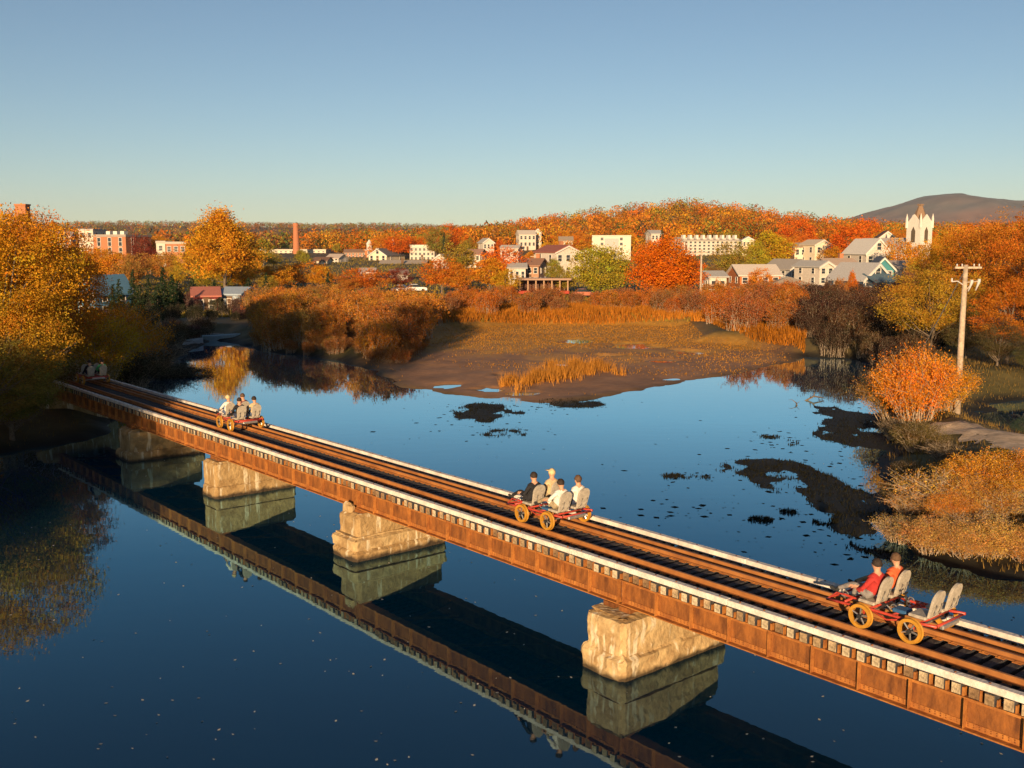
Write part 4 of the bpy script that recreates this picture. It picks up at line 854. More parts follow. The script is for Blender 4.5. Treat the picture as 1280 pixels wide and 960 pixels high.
def house(name, label, px0, px1, ytop, yeave, D, depth, yaw, wall, roof, rtype='side', nx=3, nz=2, cat='house', chim=False, kind='clap', dorm=0, group=None, wh=1.35, porch=False, sidewin=2, trim=True):
    xa, _, zt = lift(px0, ytop, D); xb, _, ze = lift(px1, yeave, D); W = xb - xa; X = (xa + xb) / 2; Y = D + depth / 2
    zb = min(hz(X, D), hz(X, Y), hz(xa, D), hz(xb, D)) - 0.4
    e = ob(name, None, None, (X, Y, zb), R(yaw), label, cat, group); hE = ze - zb; hT = zt - zb; w2, d2 = W / 2, depth / 2
    KEEP.append((px0 - 3, px1 + 3, ytop - 4, D))
    wm = wall_mat(wall, kind); rm = wall_mat(roof, 'roof')
    mb = MB(); mb.box(-w2, w2, -d2, d2, 0, hE)
    if rtype == 'front': mb.prism([(-w2, hE), (w2, hE), (0, hT - 0.1)], -d2, d2)
    elif rtype == 'side': mb.add([(-w2,-d2,hE),(-w2,d2,hE),(-w2,0,hT-.1),(w2,-d2,hE),(w2,d2,hE),(w2,0,hT-.1)], [(0,1,2),(3,5,4)])
    part('wall', mb, wm, e)
    o_ = 0.45; t = 0.22
    mb = MB()
    if rtype == 'front':
        k = (hT - hE) / w2
        for sg in (-1, 1): mb.prism([(0, hT), (0, hT + t), (sg * (w2 + o_), hE - o_ * k + t), (sg * (w2 + o_), hE - o_ * k)], -d2 - o_, d2 + o_)
    elif rtype == 'side':
        k = (hT - hE) / d2
        for sg in (-1, 1):
            q = [(0, hT), (0, hT + t), (sg * (d2 + o_), hE - o_ * k + t), (sg * (d2 + o_), hE - o_ * k)]
            mb.add([(-w2 - o_, a, b) for a, b in q] + [(w2 + o_, a, b) for a, b in q], [(0,1,2,3),(7,6,5,4),(0,4,5,1),(1,5,6,2),(2,6,7,3),(3,7,4,0)])
    elif rtype == 'hip':
        a, b = w2 + o_, d2 + o_; rl = max(0.2, w2 - d2)
        mb.add([(-a,-b,hE),(a,-b,hE),(a,b,hE),(-a,b,hE),(-rl,0,hT),(rl,0,hT)], [(0,1,5,4),(1,2,5),(2,3,4,5),(3,0,4),(3,2,1,0)])
    else:
        mb.box(-w2 - .15, w2 + .15, -d2 - .15, d2 + .15, hE, hT)
    rf = part('roof', mb, rm, e)
    if rtype == 'front' and trim:
        for sg in (-1, 1):
            mb = MB(); k = (hT - hE) / w2; mb.prism([(0, hT - .35), (0, hT + .02), (sg * (w2 + o_), hE - o_ * k + .02), (sg * (w2 + o_), hE - o_ * k - .35)], -d2 - o_ - .06, -d2 - o_ - .002); part('bargeboard', mb, TRIM, rf)
    if chim:
        mb = MB(); cx = w2 * 0.4; mb.box(cx - .45, cx + .45, .2, 1.1, hE, hT + 1.1); mb.box(cx - .52, cx + .52, .13, 1.17, hT + 1.1, hT + 1.25); part('chimney', mb, wall_mat(BRK, 'brick'), rf)
    # windows: storeys counted from the eaves down
    sh = min(3.2, hE / max(nz, 1)); ww = min(1.1, W / max(nx, 1) * 0.5); hh = min(sh * 0.55, 1.6) * wh / 1.35
    wmesh, pmesh = window_mesh(ww, hh, 0.09)
    def win(x, y, z, rot): f_ = ob('window', wmesh, e, (x, y, z), rot); ob('pane', pmesh, f_)
    for j in range(nz):
        zz = hE - sh * (j + 1) + (sh - hh) * 0.5
        for i in range(nx): win(-w2 + W * (i + .5) / nx, -d2 - .004, zz, 0)
        for i in range(sidewin):
            q = -d2 + depth * (i + .5) / sidewin; win(w2 + .004, q, zz, math.pi / 2); win(-w2 - .004, q, zz, -math.pi / 2)
    if rtype == 'front' and hT - hE > 2.2: win(0, -d2 - .004, hE + (hT - hE) * .22, 0)
    for i in range(dorm):
        x_ = -w2 + W * (i + .5) / dorm; mb = MB(); mb.box(x_ - .8, x_ + .8, -d2 * .75, 0, hE, hE + (hT - hE) * .75); part('dormer', mb, wm, rf)
    mb = MB(); mb.box(-.5, .5, -d2 - .06, -d2 - .003, 0.4, 2.5); part('door', mb, wall_mat((0.12, 0.07, 0.04), 'door'), e)
    if porch:
        mb = MB(); mb.box(-w2 * .9, w2 * .9, -d2 - 2.2, -d2 - .01, hE * .42, hE * .42 + .2); part('porch_roof', mb, rm, e)
        for sx in (-.85, -.3, .3, .85): mb = MB(); mb.box(sx * w2 - .09, sx * w2 + .09, -d2 - 2.1, -d2 - 1.92, 0, hE * .42 - .002); part('porch_post', mb, TRIM, e)
    return e, W, depth, hE, hT
WHT = (0.55, 0.48, 0.40); CRM = (0.66, 0.56, 0.40); GRY = (0.40, 0.38, 0.35); TANR = (0.36, 0.28, 0.20); BRNR = (0.20, 0.11, 0.07); SLATE = (0.16, 0.16, 0.17); BLUE = (0.16, 0.30, 0.42); NAVY = (0.045, 0.085, 0.13)
# left of the river
house('house', 'steep gabled blue house under the orange trees of the wooded bank', 103, 133, 346, 365, 142, 7, -22, (0.10,0.30,0.46), (0.10,0.22,0.32), 'front', 2, 2)
house('boat_shed', 'small red boat shed with faded red roof by the water', 234, 264, 361, 370, 150, 6, 18, (0.24,0.035,0.04), (0.40,0.14,0.10), 'side', 2, 1, cat='shed')
house('cottage', 'pale blue waterside cottage with white trim beside the thicket', 277, 306, 361, 368, 152, 6, -12, (0.30,0.36,0.42), (0.30,0.36,0.42), 'side', 3, 1, cat='cottage')
e, W, dp, hE, hT = house('brick_block', 'square brick block with three tall pale windows and rooftop vents', 120, 166, 293, 296, 330, 14, -14, BRK, (0.30,0.26,0.22), 'flat', 3, 2, cat='building', kind='brick', wh=2.2)
for k in range(3): mb = MB(); mb.box(-4 + k * 2.6, -2.6 + k * 2.6, -3, -1, hT, hT + 1.1); part('rooftop_vent', mb, TRIM, e)
house('store', 'low brick store with a white end wall beside the tall yellow tree', 205, 230, 302, 305, 330, 10, 6, BRK, (0.4,0.36,0.3), 'flat', 3, 1, cat='building', kind='brick')
house('store', 'narrow white store next to the low brick one', 193, 204, 301, 304, 335, 10, 6, WHT, (0.4,0.36,0.3), 'flat', 1, 2, cat='building')
house('store', 'white flat roofed shop above the orange trees of the wooded bank', 98, 116, 286, 288, 360, 12, 0, (0.6,0.52,0.42), GRY, 'flat', 2, 1, cat='building')
e = ob('brick_tower', None, None, None, None, 'square brick stair tower showing above the orange tree tops', 'tower'); X, Y, Z = lift(28, 257, 240); zb = hz(X, Y); e.location = (X, Y, zb)
mb = MB(); mb.box(-1.2, 1.2, -1.2, 1.2, 0, Z - zb); part('shaft', mb, wall_mat(BRK, 'brick'), e); mb = MB(); mb.box(-1.35, 1.35, -1.35, 1.35, Z - zb, Z - zb + .35); part('cap', mb, wall_mat(BRK, 'brick'), e)
# mill with chimney
house('mill', 'long cream mill with a row of windows, behind the brick smokestack', 325, 408, 311.5, 313.5, 560, 14, -2, CRM, (0.5,0.44,0.34), 'flat', 14, 2, cat='mill', sidewin=3)
X, Y, Z = lift(369.5, 279, 540); zb = hz(X, Y); e = ob('smokestack', None, None, (X, Y, zb), 0, 'tall tapered brick smokestack rising in front of the cream mill', 'smokestack')
mb = MB(); mb.tube([(0,0,-1),(0,0,Z-zb-1.5)], [1.9,1.35], 16); part('stack', mb, wall_mat((0.40,0.15,0.07), 'brick'), e); mb = MB(); mb.tube([(0,0,Z-zb-1.5),(0,0,Z-zb)], [1.55,1.5], 16); part('cap', mb, wall_mat((0.40,0.15,0.07), 'brick'), e)
house('brick_mill', 'brick mill with pale windows beside the white cupola', 428, 458, 312, 316, 480, 14, 8, BRK, (0.34,0.2,0.12), 'side', 7, 2, cat='mill', kind='brick')
house('shed', 'low white wing in front of the brick mill', 440, 472, 326, 329, 430, 10, 0, WHT, (0.55,0.5,0.42), 'flat', 6, 1, cat='building')
e, W, dp, hE, hT = house('bell_tower', 'square brick tower with a white cupola', 456, 466, 312, 313, 470, 3.6, 0, (0.42,0.15,0.06), GRY, 'flat', 1, 2, cat='tower', kind='brick', sidewin=1)
mb = MB(); mb.tube([(0,0,hT),(0,0,hT+2.6)], [1.3,1.3], 8); mb.tube([(0,0,hT+2.6),(0,0,hT+4.6)], [1.5,.05], 8); part('cupola', mb, TRIM, e)
house('church', 'cream gabled church with grey roof below a white steeple', 468, 493, 311, 319, 420, 17, -20, CRM, SLATE, 'front', 3, 1, cat='church', wh=2.0)
X, Y, Z = lift(491, 297, 445); zb = hz(X, Y); e = ob('steeple', None, None, (X, Y, zb), 0, 'slim white steeple behind the cream gabled church', 'steeple'); q = Z - zb
mb = MB(); mb.box(-1.3,1.3,-1.3,1.3,0,q-4.5); part('tower', mb, TRIM, e); mb = MB(); mb.tube([(0,0,q-4.5),(0,0,q-3)],[1.1,.9],8); part('belfry', mb, TRIM, e); mb = MB(); mb.tube([(0,0,q-3),(0,0,q)],[.9,.04],8); part('spire', mb, TRIM, e)
house('hall', 'long low building with pale tan roof before the cream church', 474, 532, 326, 331, 380, 14, 0, (0.5,0.45,0.38), (0.42,0.34,0.26), 'side', 8, 1, cat='building')
house('block', 'boxy white block with regular windows past the white steeple', 512, 543, 306, 309, 430, 12, 0, WHT, (0.6,0.55,0.45), 'flat', 6, 3, cat='building')
house('house', 'white house high on the wooded hill', 647, 668, 288, 293, 520, 9, 10, WHT, WHT, 'side', 4, 2); house('house', 'small white gabled house beside the white one on the hill', 668, 677, 286, 290, 530, 8, 0, WHT, WHT, 'front', 1, 2)
house('house', 'white gabled house with reddish roof below the wooded hill', 680, 716, 307, 315, 270, 11, 28, WHT, (0.30,0.10,0.07), 'front', 3, 2, chim=True)
house('house', 'brown roofed house with brick walls beside the covered landing', 656, 680, 324, 332, 240, 9, -15, (0.36,0.20,0.12), (0.30,0.16,0.10), 'side', 3, 2, chim=True)
house('cottage', 'white cottage with a porch left of the covered landing', 636, 657, 330, 335, 235, 6, 0, WHT, GRY, 'side', 3, 1, cat='cottage', porch=True)
house('house', 'white roofed house among the red trees above the lawn', 628, 650, 307, 311, 330, 8, -10, WHT, WHT, 'side', 3, 2)
for a, b, yt, ye, D, c, r_, rt_, lb in ((410,428,318,323,400,WHT,(0.5,0.4,0.32),'side','white house with tan roof at the end of the amber trees'),(392,410,322,326,380,CRM,BRNR,'side','cream house with brown roof behind the upright amber tree'),(545,562,318,324,330,WHT,GRY,'front','white gabled house left of the yellow olive tree'),(584,604,312,318,340,(0.6,0.5,0.4),(0.36,0.2,0.14),'side','tan house with red brown roof behind the golden yellow tree'),
      (600,614,298,303,430,WHT,GRY,'front','white gabled house partway up the hill'),(724,738,312,318,320,WHT,BRNR,'front','white gabled house left of the round yellow green tree'),(700,716,296,301,420,CRM,TANR,'side','cream house above the white gabled one'),(448,466,336,341,260,(0.5,0.3,0.22),(0.5,0.42,0.36),'side','small pinkish house behind the broad orange tree'),(486,506,338,343,255,(0.34,0.3,0.27),(0.3,0.2,0.16),'side','small grey house behind the maroon tree'),(812,826,288,292,440,WHT,GRY,'side','white house above the vivid red orange maple'),(930,944,296,300,420,CRM,GRY,'front','cream gabled house right of the hotel'),(60,84,290,294,330,WHT,GRY,'side','white house glimpsed above the orange trees')):
    house('house', lb, a, b, yt, ye, D, 8, rnd.uniform(-20, 20), c, r_, rt_, 3, 2)
# covered landing
X0_, _, zt = lift(648, 348, 196); X1_, _, _ = lift(712, 348, 196); zb = hz((X0_+X1_)/2, 198) ; e = ob('covered_landing', None, None, ((X0_+X1_)/2, 199, zb), 0, 'long dark covered landing with posts and red boarded base', 'pavilion'); w2 = (X1_-X0_)/2; q = zt - zb
KEEP.append((645, 715, 345, 196))
mb = MB(); mb.box(-w2-.4, w2+.4, -3, 3, q-.35, q); part('roof', mb, wall_mat((0.34,0.22,0.16),'roof'), e); mb = MB(); mb.box(-w2, w2, -2.6, 2.6, .2, .75); part('deck', mb, wall_mat((0.36,0.05,0.03),'deck'), e)
mb = MB(); mb.box(-w2, w2, 2.3, 2.5, .76, q-.36); part('back_wall', mb, wall_mat((0.10,0.05,0.035),'wall'), e)
for k in range(7): mb = MB(); xx = -w2 + .3 + k * (2*w2-.6)/6; mb.box(xx-.12, xx+.12, -2.5, -2.26, .752, q-.352); part('post', mb, wall_mat((0.40,0.24,0.14),'post'), e)
# blocks on the hill
e, W, dp, hE, hT = house('apartment_block', 'plain white apartment block with a grey recessed centre', 742, 790, 294, 295.5, 400, 12, -4, (0.60,0.53,0.42), (0.58,0.5,0.4), 'flat', 2, 5, cat='building', sidewin=3)
mb = MB(); mb.box(-W*.18, W*.18, -dp/2-.12, -dp/2-.003, 1, hE-.8); part('centre_panel', mb, wall_mat((0.42,0.39,0.36),'panel'), e)
e, W, dp, hE, hT = house('hotel', 'long white hotel with grid of windows and roof dormers on the hill', 846, 926, 297, 301, 430, 14, 16, (0.54,0.48,0.40), (0.5,0.44,0.35), 'side', 13, 5, cat='hotel', dorm=9, sidewin=3)
for k in range(9): mb = MB(); xx = -W/2 + W*(k+.5)/9; mb.box(xx-.5, xx+.5, -dp*.3, -dp*.15, hT-.4, hT+1.1); part('roof_stack', mb, TRIM, e)
# right part of the town
house('house', 'orange house with white edged hipped roof behind a yellow bush', 922, 974, 332, 344, 205, 8, 6, (0.42,0.13,0.04), (0.58,0.50,0.42), 'side', 4, 2, chim=False)
house('house', 'grey gabled house behind the white hall', 975, 1008, 325, 336, 225, 9, 24, (0.36,0.34,0.31), (0.34,0.30,0.26), 'front', 3, 2)
house('hall', 'long low white hall with tan hipped roof at the edge of the shrubs', 963, 1026, 347, 358, 185, 9, -6, (0.60,0.55,0.49), (0.42,0.33,0.23), 'hip', 6, 1, cat='building')
house('house', 'tall narrow white house with blue shaded side, next to the white hall', 1014, 1036, 327, 333, 205, 8, 22, WHT, GRY, 'front', 2, 3)
house('house', 'wide tan roofed house between the white and the dark blue houses', 1034, 1072, 324, 332, 230, 9, 8, (0.50,0.36,0.25), (0.50,0.36,0.26), 'side', 4, 2, chim=True)
house('house', 'dark blue house with white edged gable and pale roof', 1062, 1108, 330, 349, 168, 8, 26, NAVY, (0.42,0.40,0.38), 'front', 3, 2, porch=True)
house('house', 'low navy house with a row of white windows beside the dark blue one', 1090, 1118, 344, 352, 165, 7, 10, NAVY, (0.10,0.16,0.2), 'side', 4, 1)
house('house', 'teal gabled house behind the dark blue one', 1098, 1122, 322, 335, 200, 8, -10, (0.05,0.20,0.22), SLATE, 'front', 2, 2)
house('house', 'large white gabled house above the dark blue one', 1076, 1110, 299, 316, 250, 10, 14, WHT, (0.62,0.58,0.52), 'front', 3, 2)
house('house', 'brown roofed house with a small white gable near the church', 1104, 1124, 289, 297, 290, 9, -12, WHT, BRNR, 'front', 2, 2)
house('house', 'cream house with steep roof among the red trees up the hill', 1012, 1036, 300, 306, 330, 8, 20, CRM, (0.56,0.46,0.34), 'front', 2, 2); house('house', 'small cream house beside the steep roofed one up the hill', 996, 1010, 304, 309, 335, 8, -8, CRM, TANR, 'side', 2, 1)
house('house', 'pale house half hidden by trees between the teal house and the pole', 1120, 1142, 327, 336, 215, 8, 12, (0.5,0.44,0.4), (0.34,0.28,0.24), 'side', 3, 2)
house('cottage', 'white cottage with grey roof beside the parked dark cars', 884, 906, 340, 346, 200, 6, 8, WHT, GRY, 'side', 2, 1, cat='cottage')
# church with pinnacled tower
X, Y, Z = lift(1150, 272, 262); zb = hz(X, Y); KEEP.append((1132, 1168, 252, 262))
e = ob('church', None, None, (X, Y, zb), R(28), 'white church with pinnacled tower and short brown spire', 'church'); q = Z - zb; t2 = 2.15
mb = MB(); mb.box(-t2, t2, -t2, t2, 0, q - 1); part('tower', mb, TRIM, e)
mb = MB(); mb.box(-t2-.25, t2+.25, -t2-.25, t2+.25, q-7.6, q-7.2); part('cornice', mb, TRIM, e)
mb = MB(); mb.tube([(0,0,q-1.0),(0,0,q+3.0)], [t2*.95, .5], 8); part('spire', mb, wall_mat((0.24,0.15,0.09),'roof'), e); mb = MB(); mb.box(-.55,.55,-.55,.55,q+3.0,q+3.35); part('spire_cap', mb, wall_mat((0.24,0.15,0.09),'roof'), e)
for sx in (-1, 1):
    for sy in (-1, 1): mb = MB(); mb.tube([(sx*t2, sy*t2, q-2.6), (sx*t2, sy*t2, q-.2), (sx*t2, sy*t2, q+1.0)], [.34,.3,.03], 6); part('pinnacle', mb, TRIM, e)
for k in range(4):
    a = k * math.pi / 2; mb = MB(); mb.prism([(-t2*.82, q-1.0), (t2*.82, q-1.0), (0, q+.8)], -t2-.02, -t2+.3); g = part('gable', mb, TRIM, e); g.rotation_euler = (0, 0, a)
    mb = MB(); mb.prism([(-.62, q-6.2), (.62, q-6.2), (.62, q-3.4), (0, q-2.3), (-.62, q-3.4)], -t2-.05, -t2-.004); g = part('louvre', mb, wall_mat((0.10,0.075,0.05),'louvre'), e); g.rotation_euler = (0, 0, a)
mb = MB(); mb.box(-4.2, 4.2, t2+.01, t2+16, 0, q-9); part('nave', mb, TRIM, e); mb = MB(); mb.prism([(-4.7, q-9), (4.7, q-9), (0, q-5)], t2+.02, t2+16.4); part('nave_roof', mb, wall_mat((0.42,0.38,0.34),'roof'), e)

# parked cars
def car(px, py, D, c, yaw, label):
    X, Y, _ = lift(px, py, D); e = ob('parked_car', None, None, (X, Y, hz(X, Y) + .02), R(yaw), label, 'car', 'cars parked in the town'); cm = mat('car_paint', c, 0.3, 0.05, 3, spec=0.6)
    mb = MB(); mb.prism([(-2.1,.3),(2.1,.3),(2.15,.65),(2.0,.85),(1.0,.95),(-1.7,.98),(-2.1,.8)], -.85, .85); part('body', mb, cm, e)
    mb = MB(); mb.prism([(-1.65,.97),(.95,.94),(.35,1.45),(-1.15,1.47)], -.76, .76); part('cabin', mb, PANE, e); mb = MB(); mb.prism([(-1.1,1.46),(.3,1.44),(.25,1.5),(-1.0,1.52)], -.74, .74); part('roof_panel', mb, cm, e)
    for sx in (-1.3, 1.3):
        for sy in (-.8, .8): mb = MB(); lathe_y(mb, [(0,-.1),(.32,-.1),(.32,.1),(0,.1)], 12); w_ = part('wheel', mb, BLK, e); w_.location = (sx, sy, .32)
car(917,360,196,(0.05,0.05,0.06),5,'dark car parked beside the white cottage'); car(930,358,199,(0.35,0.35,0.36),-8,'grey car next to the dark one'); car(1132,373,160,(0.04,0.10,0.22),10,'blue car parked by the low navy house')
car(772,360,192,(0.03,0.03,0.035),0,'black car under the round yellow green tree'); car(520,362,205,(0.7,0.7,0.68),12,'white car parked by the lawn'); car(503,364,206,(0.6,0.58,0.55),-4,'silver car parked by the lawn next to the white one'); car(730,363,192,(0.4,0.12,0.06),4,'red car under the round yellow green tree')

# landing and boats by the red shed
PLANK = mat('dock_plank', (0.30, 0.27, 0.24), 0.9, 0.3, 5)
cx, cy = ground(262, 421); e = ob('dock', None, None, (cx - 0.5, cy - 1, 0), R(25), 'low grey plank dock at the water below the red boat shed', 'dock')
for k in range(14): mb = MB(); mb.cbox(-2.8 + k*.4, -2.43 + k*.4, -.9, .9, .42, .48, .01); part('plank', mb, PLANK, e)
for sx in (-2.5, 0, 2.5):
    for sy in (-.8, .8): mb = MB(); mb.tube([(sx, sy, -1.5), (sx, sy, .415)], .09, 6); part('post', mb, BARK, e)
def boat(px, py, yaw, c, label):
    x, y = ground(px, py); e = ob('boat', None, None, (x, y, 0.0), R(yaw), label, 'boat', 'boats by the shed'); mb = MB(); n = 9; vs = []
    for i in range(n):
        t = i / (n - 1); w_ = .75 * (1 - max(0, (t - .45) / .55) ** 2.2) + .02; xx = -2 + 4.2 * t
        vs += [(xx, -w_, .55 + .15*t*t), (xx, -w_*.6, -.1), (xx, w_*.6, -.1), (xx, w_, .55 + .15*t*t), (xx, w_*.88, .5 + .15*t*t), (xx, w_*.5, .1), (xx, -w_*.5, .1), (xx, -w_*.88, .5 + .15*t*t)]
    mb.add(vs, [(i*8+k, i*8+(k+1)%8, (i+1)*8+(k+1)%8, (i+1)*8+k) for i in range(n-1) for k in range(8)] + [tuple(range(8))]); part('hull', mb, mat('boat_paint', c, .5, .1, 3), e)
    for xx in (-1.1, .2): mb = MB(); mb.box(xx-.14, xx+.14, -.6, .6, .36, .41); part('thwart', mb, PLANK, e)
boat(238,432,70,(0.5,0.52,0.55),'pale open boat moored by the dark shrubs'); boat(276,425,20,(0.35,0.45,0.5),'blue grey open boat beside the dock')
X, Y, Z = lift(126, 388, 84)
e = ob('tarp_shelter', None, None, (X, Y, hz(X, Y)), R(15), 'pale blue arched tarp shelter below the blue house', 'shelter'); mb = MB(); q = Z - hz(X, Y)
arc = [(1.1 * math.cos(math.pi * k / 10), q - .8 + .8 * math.sin(math.pi * k / 10)) for k in range(11)]; mb.prism(arc + [(1.04 * x_, z_ - .06) for x_, z_ in arc[::-1]], -1.3, 1.3); part('tarp', mb, wall_mat((0.45,0.52,0.62),'tarp'), e)
for sx in (-1.05, 1.05):
    for sy in (-1.2, 1.2): mb = MB(); mb.tube([(sx, sy, -.2), (sx, sy, q - .82)], .04, 5); part('post', mb, CHR, e)
# driftwood in the pond
for px, py, sc, yaw, lb in ((1018,500,1.0,20,'forked driftwood branch sticking out of the still water'),(996,506,.6,80,'small driftwood snag beside the forked branch')):
    x, y = ground(px, py); mb = MB(); mb.tube([(-.9,0,-.1),(0,.1,.25),(.8,0,.1)], [.07,.06,.03], 6); mb.tube([(0,.1,.25),(.4,.5,.5),(.5,.9,.45)], [.05,.03,.01], 5); mb.tube([(-.3,.07,.15),(-.5,-.3,.5)], [.04,.01], 5)
    o = ob('driftwood', mb.mesh('driftwood', BARK, True), None, (x, y, 0), R(yaw), lb, 'driftwood'); o.scale = (sc, sc, sc)

# ------------------------------------------------------------------ town trees (placed one by one)
TT = [(278,261,191,TALL,GOLD,100,'tall golden cottonwood behind the red boat shed','cottonwood_tree'),
 (345,329,205,MID[0],(0.62,0.25,0.02),48,'low amber tree beside the tall golden cottonwood','maple_tree'),(378,326,215,MID[3],(0.60,0.25,0.02),55,'rounded amber tree below the brick smokestack','maple_tree'),(402,330,210,MID[1],(0.62,0.27,0.02),36,'upright amber tree next to the rounded one','maple_tree'),
 (108,306,250,MID[0],ORNG,54,'round orange tree left of the brick block','maple_tree'),(140,311,245,MID[3],(0.6,0.26,0.02),52,'amber tree hiding the foot of the brick block','maple_tree'),(168,316,240,MID[0],(0.42,0.2,0.04),48,'tawny tree right of the amber one','maple_tree'),(208,314,250,MID[3],(0.55,0.25,0.03),46,'golden tree hiding the foot of the low brick store','maple_tree'),(178,292,300,MID[0],MAROON,34,'dark red tree beside the square brick block','maple_tree'),(187,310,290,MID[3],MAROON,34,'low dark red tree between the brick block and the store','maple_tree'),(135,318,200,MID[3],(0.60,0.25,0.02),50,'golden tree in front of the brick block','maple_tree'),(112,310,210,MID[0],ORNG,44,'orange tree left of the golden one before the brick block','maple_tree'),(160,325,190,MID[2],(0.32,0.18,0.04),40,'brownish tree below the brick block','maple_tree'),(205,318,230,MID[0],(0.5,0.22,0.04),40,'tawny tree below the low brick store','maple_tree'),(222,325,220,MID[3],YGRN,26,'yellow green tree at the side of the tall cottonwood','maple_tree'),
 (165,333,140,CON[0],DKGRN,22,'dark conifer right of the blue house','conifer_tree'),(184,340,136,CON[1],DKGRN,24,'broader dark conifer in the middle of the conifers','conifer_tree'),(203,330,145,CON[0],DKGRN,24,'tall dark conifer nearest the red shed','conifer_tree'),(148,345,132,CON[1],DKGRN,24,'short dark conifer close to the blue house','conifer_tree'),(222,348,150,CON[1],DKGRN,24,'dark conifer under the tall cottonwood','conifer_tree'),(140,352,128,CON[0],DKGRN,26,'dark conifer beside the blue house wall','conifer_tree'),(174,352,125,CON[1],DKGRN,28,'low dark conifer before the others','conifer_tree'),(196,352,130,CON[0],DKGRN,28,'bushy dark conifer near the landing','conifer_tree'),(214,340,155,CON[0],DKGRN,26,'dark conifer left of the red shed','conifer_tree'),(240,345,175,CON[1],DKGRN,26,'dark conifer behind the red shed','conifer_tree'),(268,348,178,CON[1],DKGRN,26,'dark conifer between shed and cottage','conifer_tree'),(310,345,176,CON[0],DKGRN,26,'dark conifer behind the pale blue cottage','conifer_tree'),(332,338,170,CON[1],DKGRN,18,'dark conifer between cottonwood and amber trees','conifer_tree'),(410,338,190,CON[0],DKGRN,16,'dark conifer at the end of the amber trees','conifer_tree'),(555,289,380,CON[0],DKGRN,12,'pointed dark conifer among the red trees below the ridge','conifer_tree'),(828,281,420,CON[1],DKGRN,14,'dark conifer above the vivid orange tree','conifer_tree'),(1036,292,340,CON[1],DKGRN,20,'dark conifer beside the steep roofed cream house','conifer_tree'),
 (455,334,195,MID[0],(0.58,0.18,0.02),62,'broad orange tree behind the rounded thicket','maple_tree'),(430,345,190,MID[3],(0.5,0.17,0.03),40,'smaller orange tree left of the broad one','maple_tree'),(497,334,215,MID[3],MAROON,36,'maroon tree between the parked cars and the hall','maple_tree'),(552,322,200,MID[0],(0.60,0.16,0.015),56,'orange red tree above the lawn','maple_tree'),(572,330,196,MID[3],(0.60,0.20,0.02),44,'orange tree at the end of the lawn','maple_tree'),
 (575,303,270,MID[0],OLIVE,54,'yellow olive tree behind the orange red ones','maple_tree'),(612,320,196,MID[1],(0.60,0.29,0.02),52,'golden yellow tree on the lawn','maple_tree'),(628,308,240,MID[0],REDO,56,'red orange tree behind the golden yellow one','maple_tree'),(632,335,192,MID[3],(0.55,0.28,0.02),36,'yellow tree beside the covered landing','maple_tree'),
 (545,283,400,MID[0],(0.30,0.22,0.04),34,'olive tree on the skyline below the far ridge','maple_tree'),(565,279,420,MID[3],REDO,40,'red tree on the skyline beside the olive one','maple_tree'),(495,293,430,MID[0],REDO,44,'red orange tree behind the white steeple','maple_tree'),(522,295,440,MID[0],REDO,40,'red tree behind the boxy white block','maple_tree'),(475,297,430,MID[3],ORNG,30,'orange tree behind the square brick tower','maple_tree'),
 (749,307,186,ROUND[0],YGRN,78,'big round yellow green tree below the white apartment block','maple_tree'),(706,335,200,MID[3],OLIVE,34,'small olive tree at the end of the covered landing','maple_tree'),(693,322,230,MID[1],OLIVE,24,'slim olive tree before the white gabled house','maple_tree'),
 (832,295,182,ROUND[1],(0.68,0.155,0.008),90,'vivid red orange maple beside the round yellow green tree','maple_tree'),(858,320,188,MID[0],(0.66,0.165,0.01),50,'smaller vivid orange maple leaning on the larger one','maple_tree'),
 (915,302,240,MID[0],OLIVE,48,'olive yellow tree in front of the white hotel','maple_tree'),(962,288,270,MID[1],(0.50,0.34,0.02),56,'bright yellow tree behind the orange house','maple_tree'),(945,300,265,MID[3],YGRN,40,'yellow green tree beside the bright yellow one','maple_tree'),(950,334,190,MID[3],(0.60,0.25,0.02),34,'small amber tree before the orange house','maple_tree'),
 (1000,270,410,MID[0],REDO,56,'red orange tree above the small cream house','maple_tree'),(1062,279,310,MID[0],REDO,64,'large red tree above the wide tan roofed house','maple_tree'),(1040,308,290,MID[3],(0.58,0.28,0.02),40,'gold tree below the large red one','maple_tree'),(1085,272,360,MID[3],REDO,50,'red orange tree on the skyline by the church','maple_tree'),(1128,297,230,MID[0],(0.58,0.24,0.02),44,'amber tree left of the church tower','maple_tree'),(1100,290,330,MID[3],OLIVE,36,'olive tree between red tree and church','maple_tree'),
 (1052,345,155,SHR[0],(0.44,0.17,0.03),20,'rusty little tree before the dark blue house','maple_tree'),(1066,337,158,MID[1],(0.52,0.17,0.02),14,'slim orange tree at the gable of the dark blue house','maple_tree'),(1150,330,170,MID[2],BROWN,50,'brown half bare tree right of the navy house','maple_tree'),(1136,340,160,MID[2],(0.2,0.1,0.06),36,'thin brown tree beside the blue car','maple_tree'),(1160,300,200,MID[0],(0.58,0.25,0.02),46,'amber tree right of the church tower','maple_tree'),(1210,285,180,MID[0],ORNG,60,'orange tree past the church, behind the pole','maple_tree'),(1150,318,190,MID[3],(0.50,0.25,0.03),36,'tawny tree below the church','maple_tree'),
 (985,318,300,MID[3],BROWN,30,'brown tree behind the grey gabled house','maple_tree'),(893,330,215,MID[2],BROWN,26,'thin brown tree beside the sunlit pole','maple_tree'),(720,300,330,MID[0],ORNG,46,'orange tree left of the white apartment block','maple_tree'),(808,300,300,MID[3],ORNG,40,'orange tree right of the white apartment block','maple_tree')]
for px, yt, D, p_, c, wp, lb, nm in TT:
    X, Y, sc, sxy = at_px(px, yt, D, p_, wp); plant(p_, X, Y, sc, c, nm, lb, 'tree', sxy=sxy)
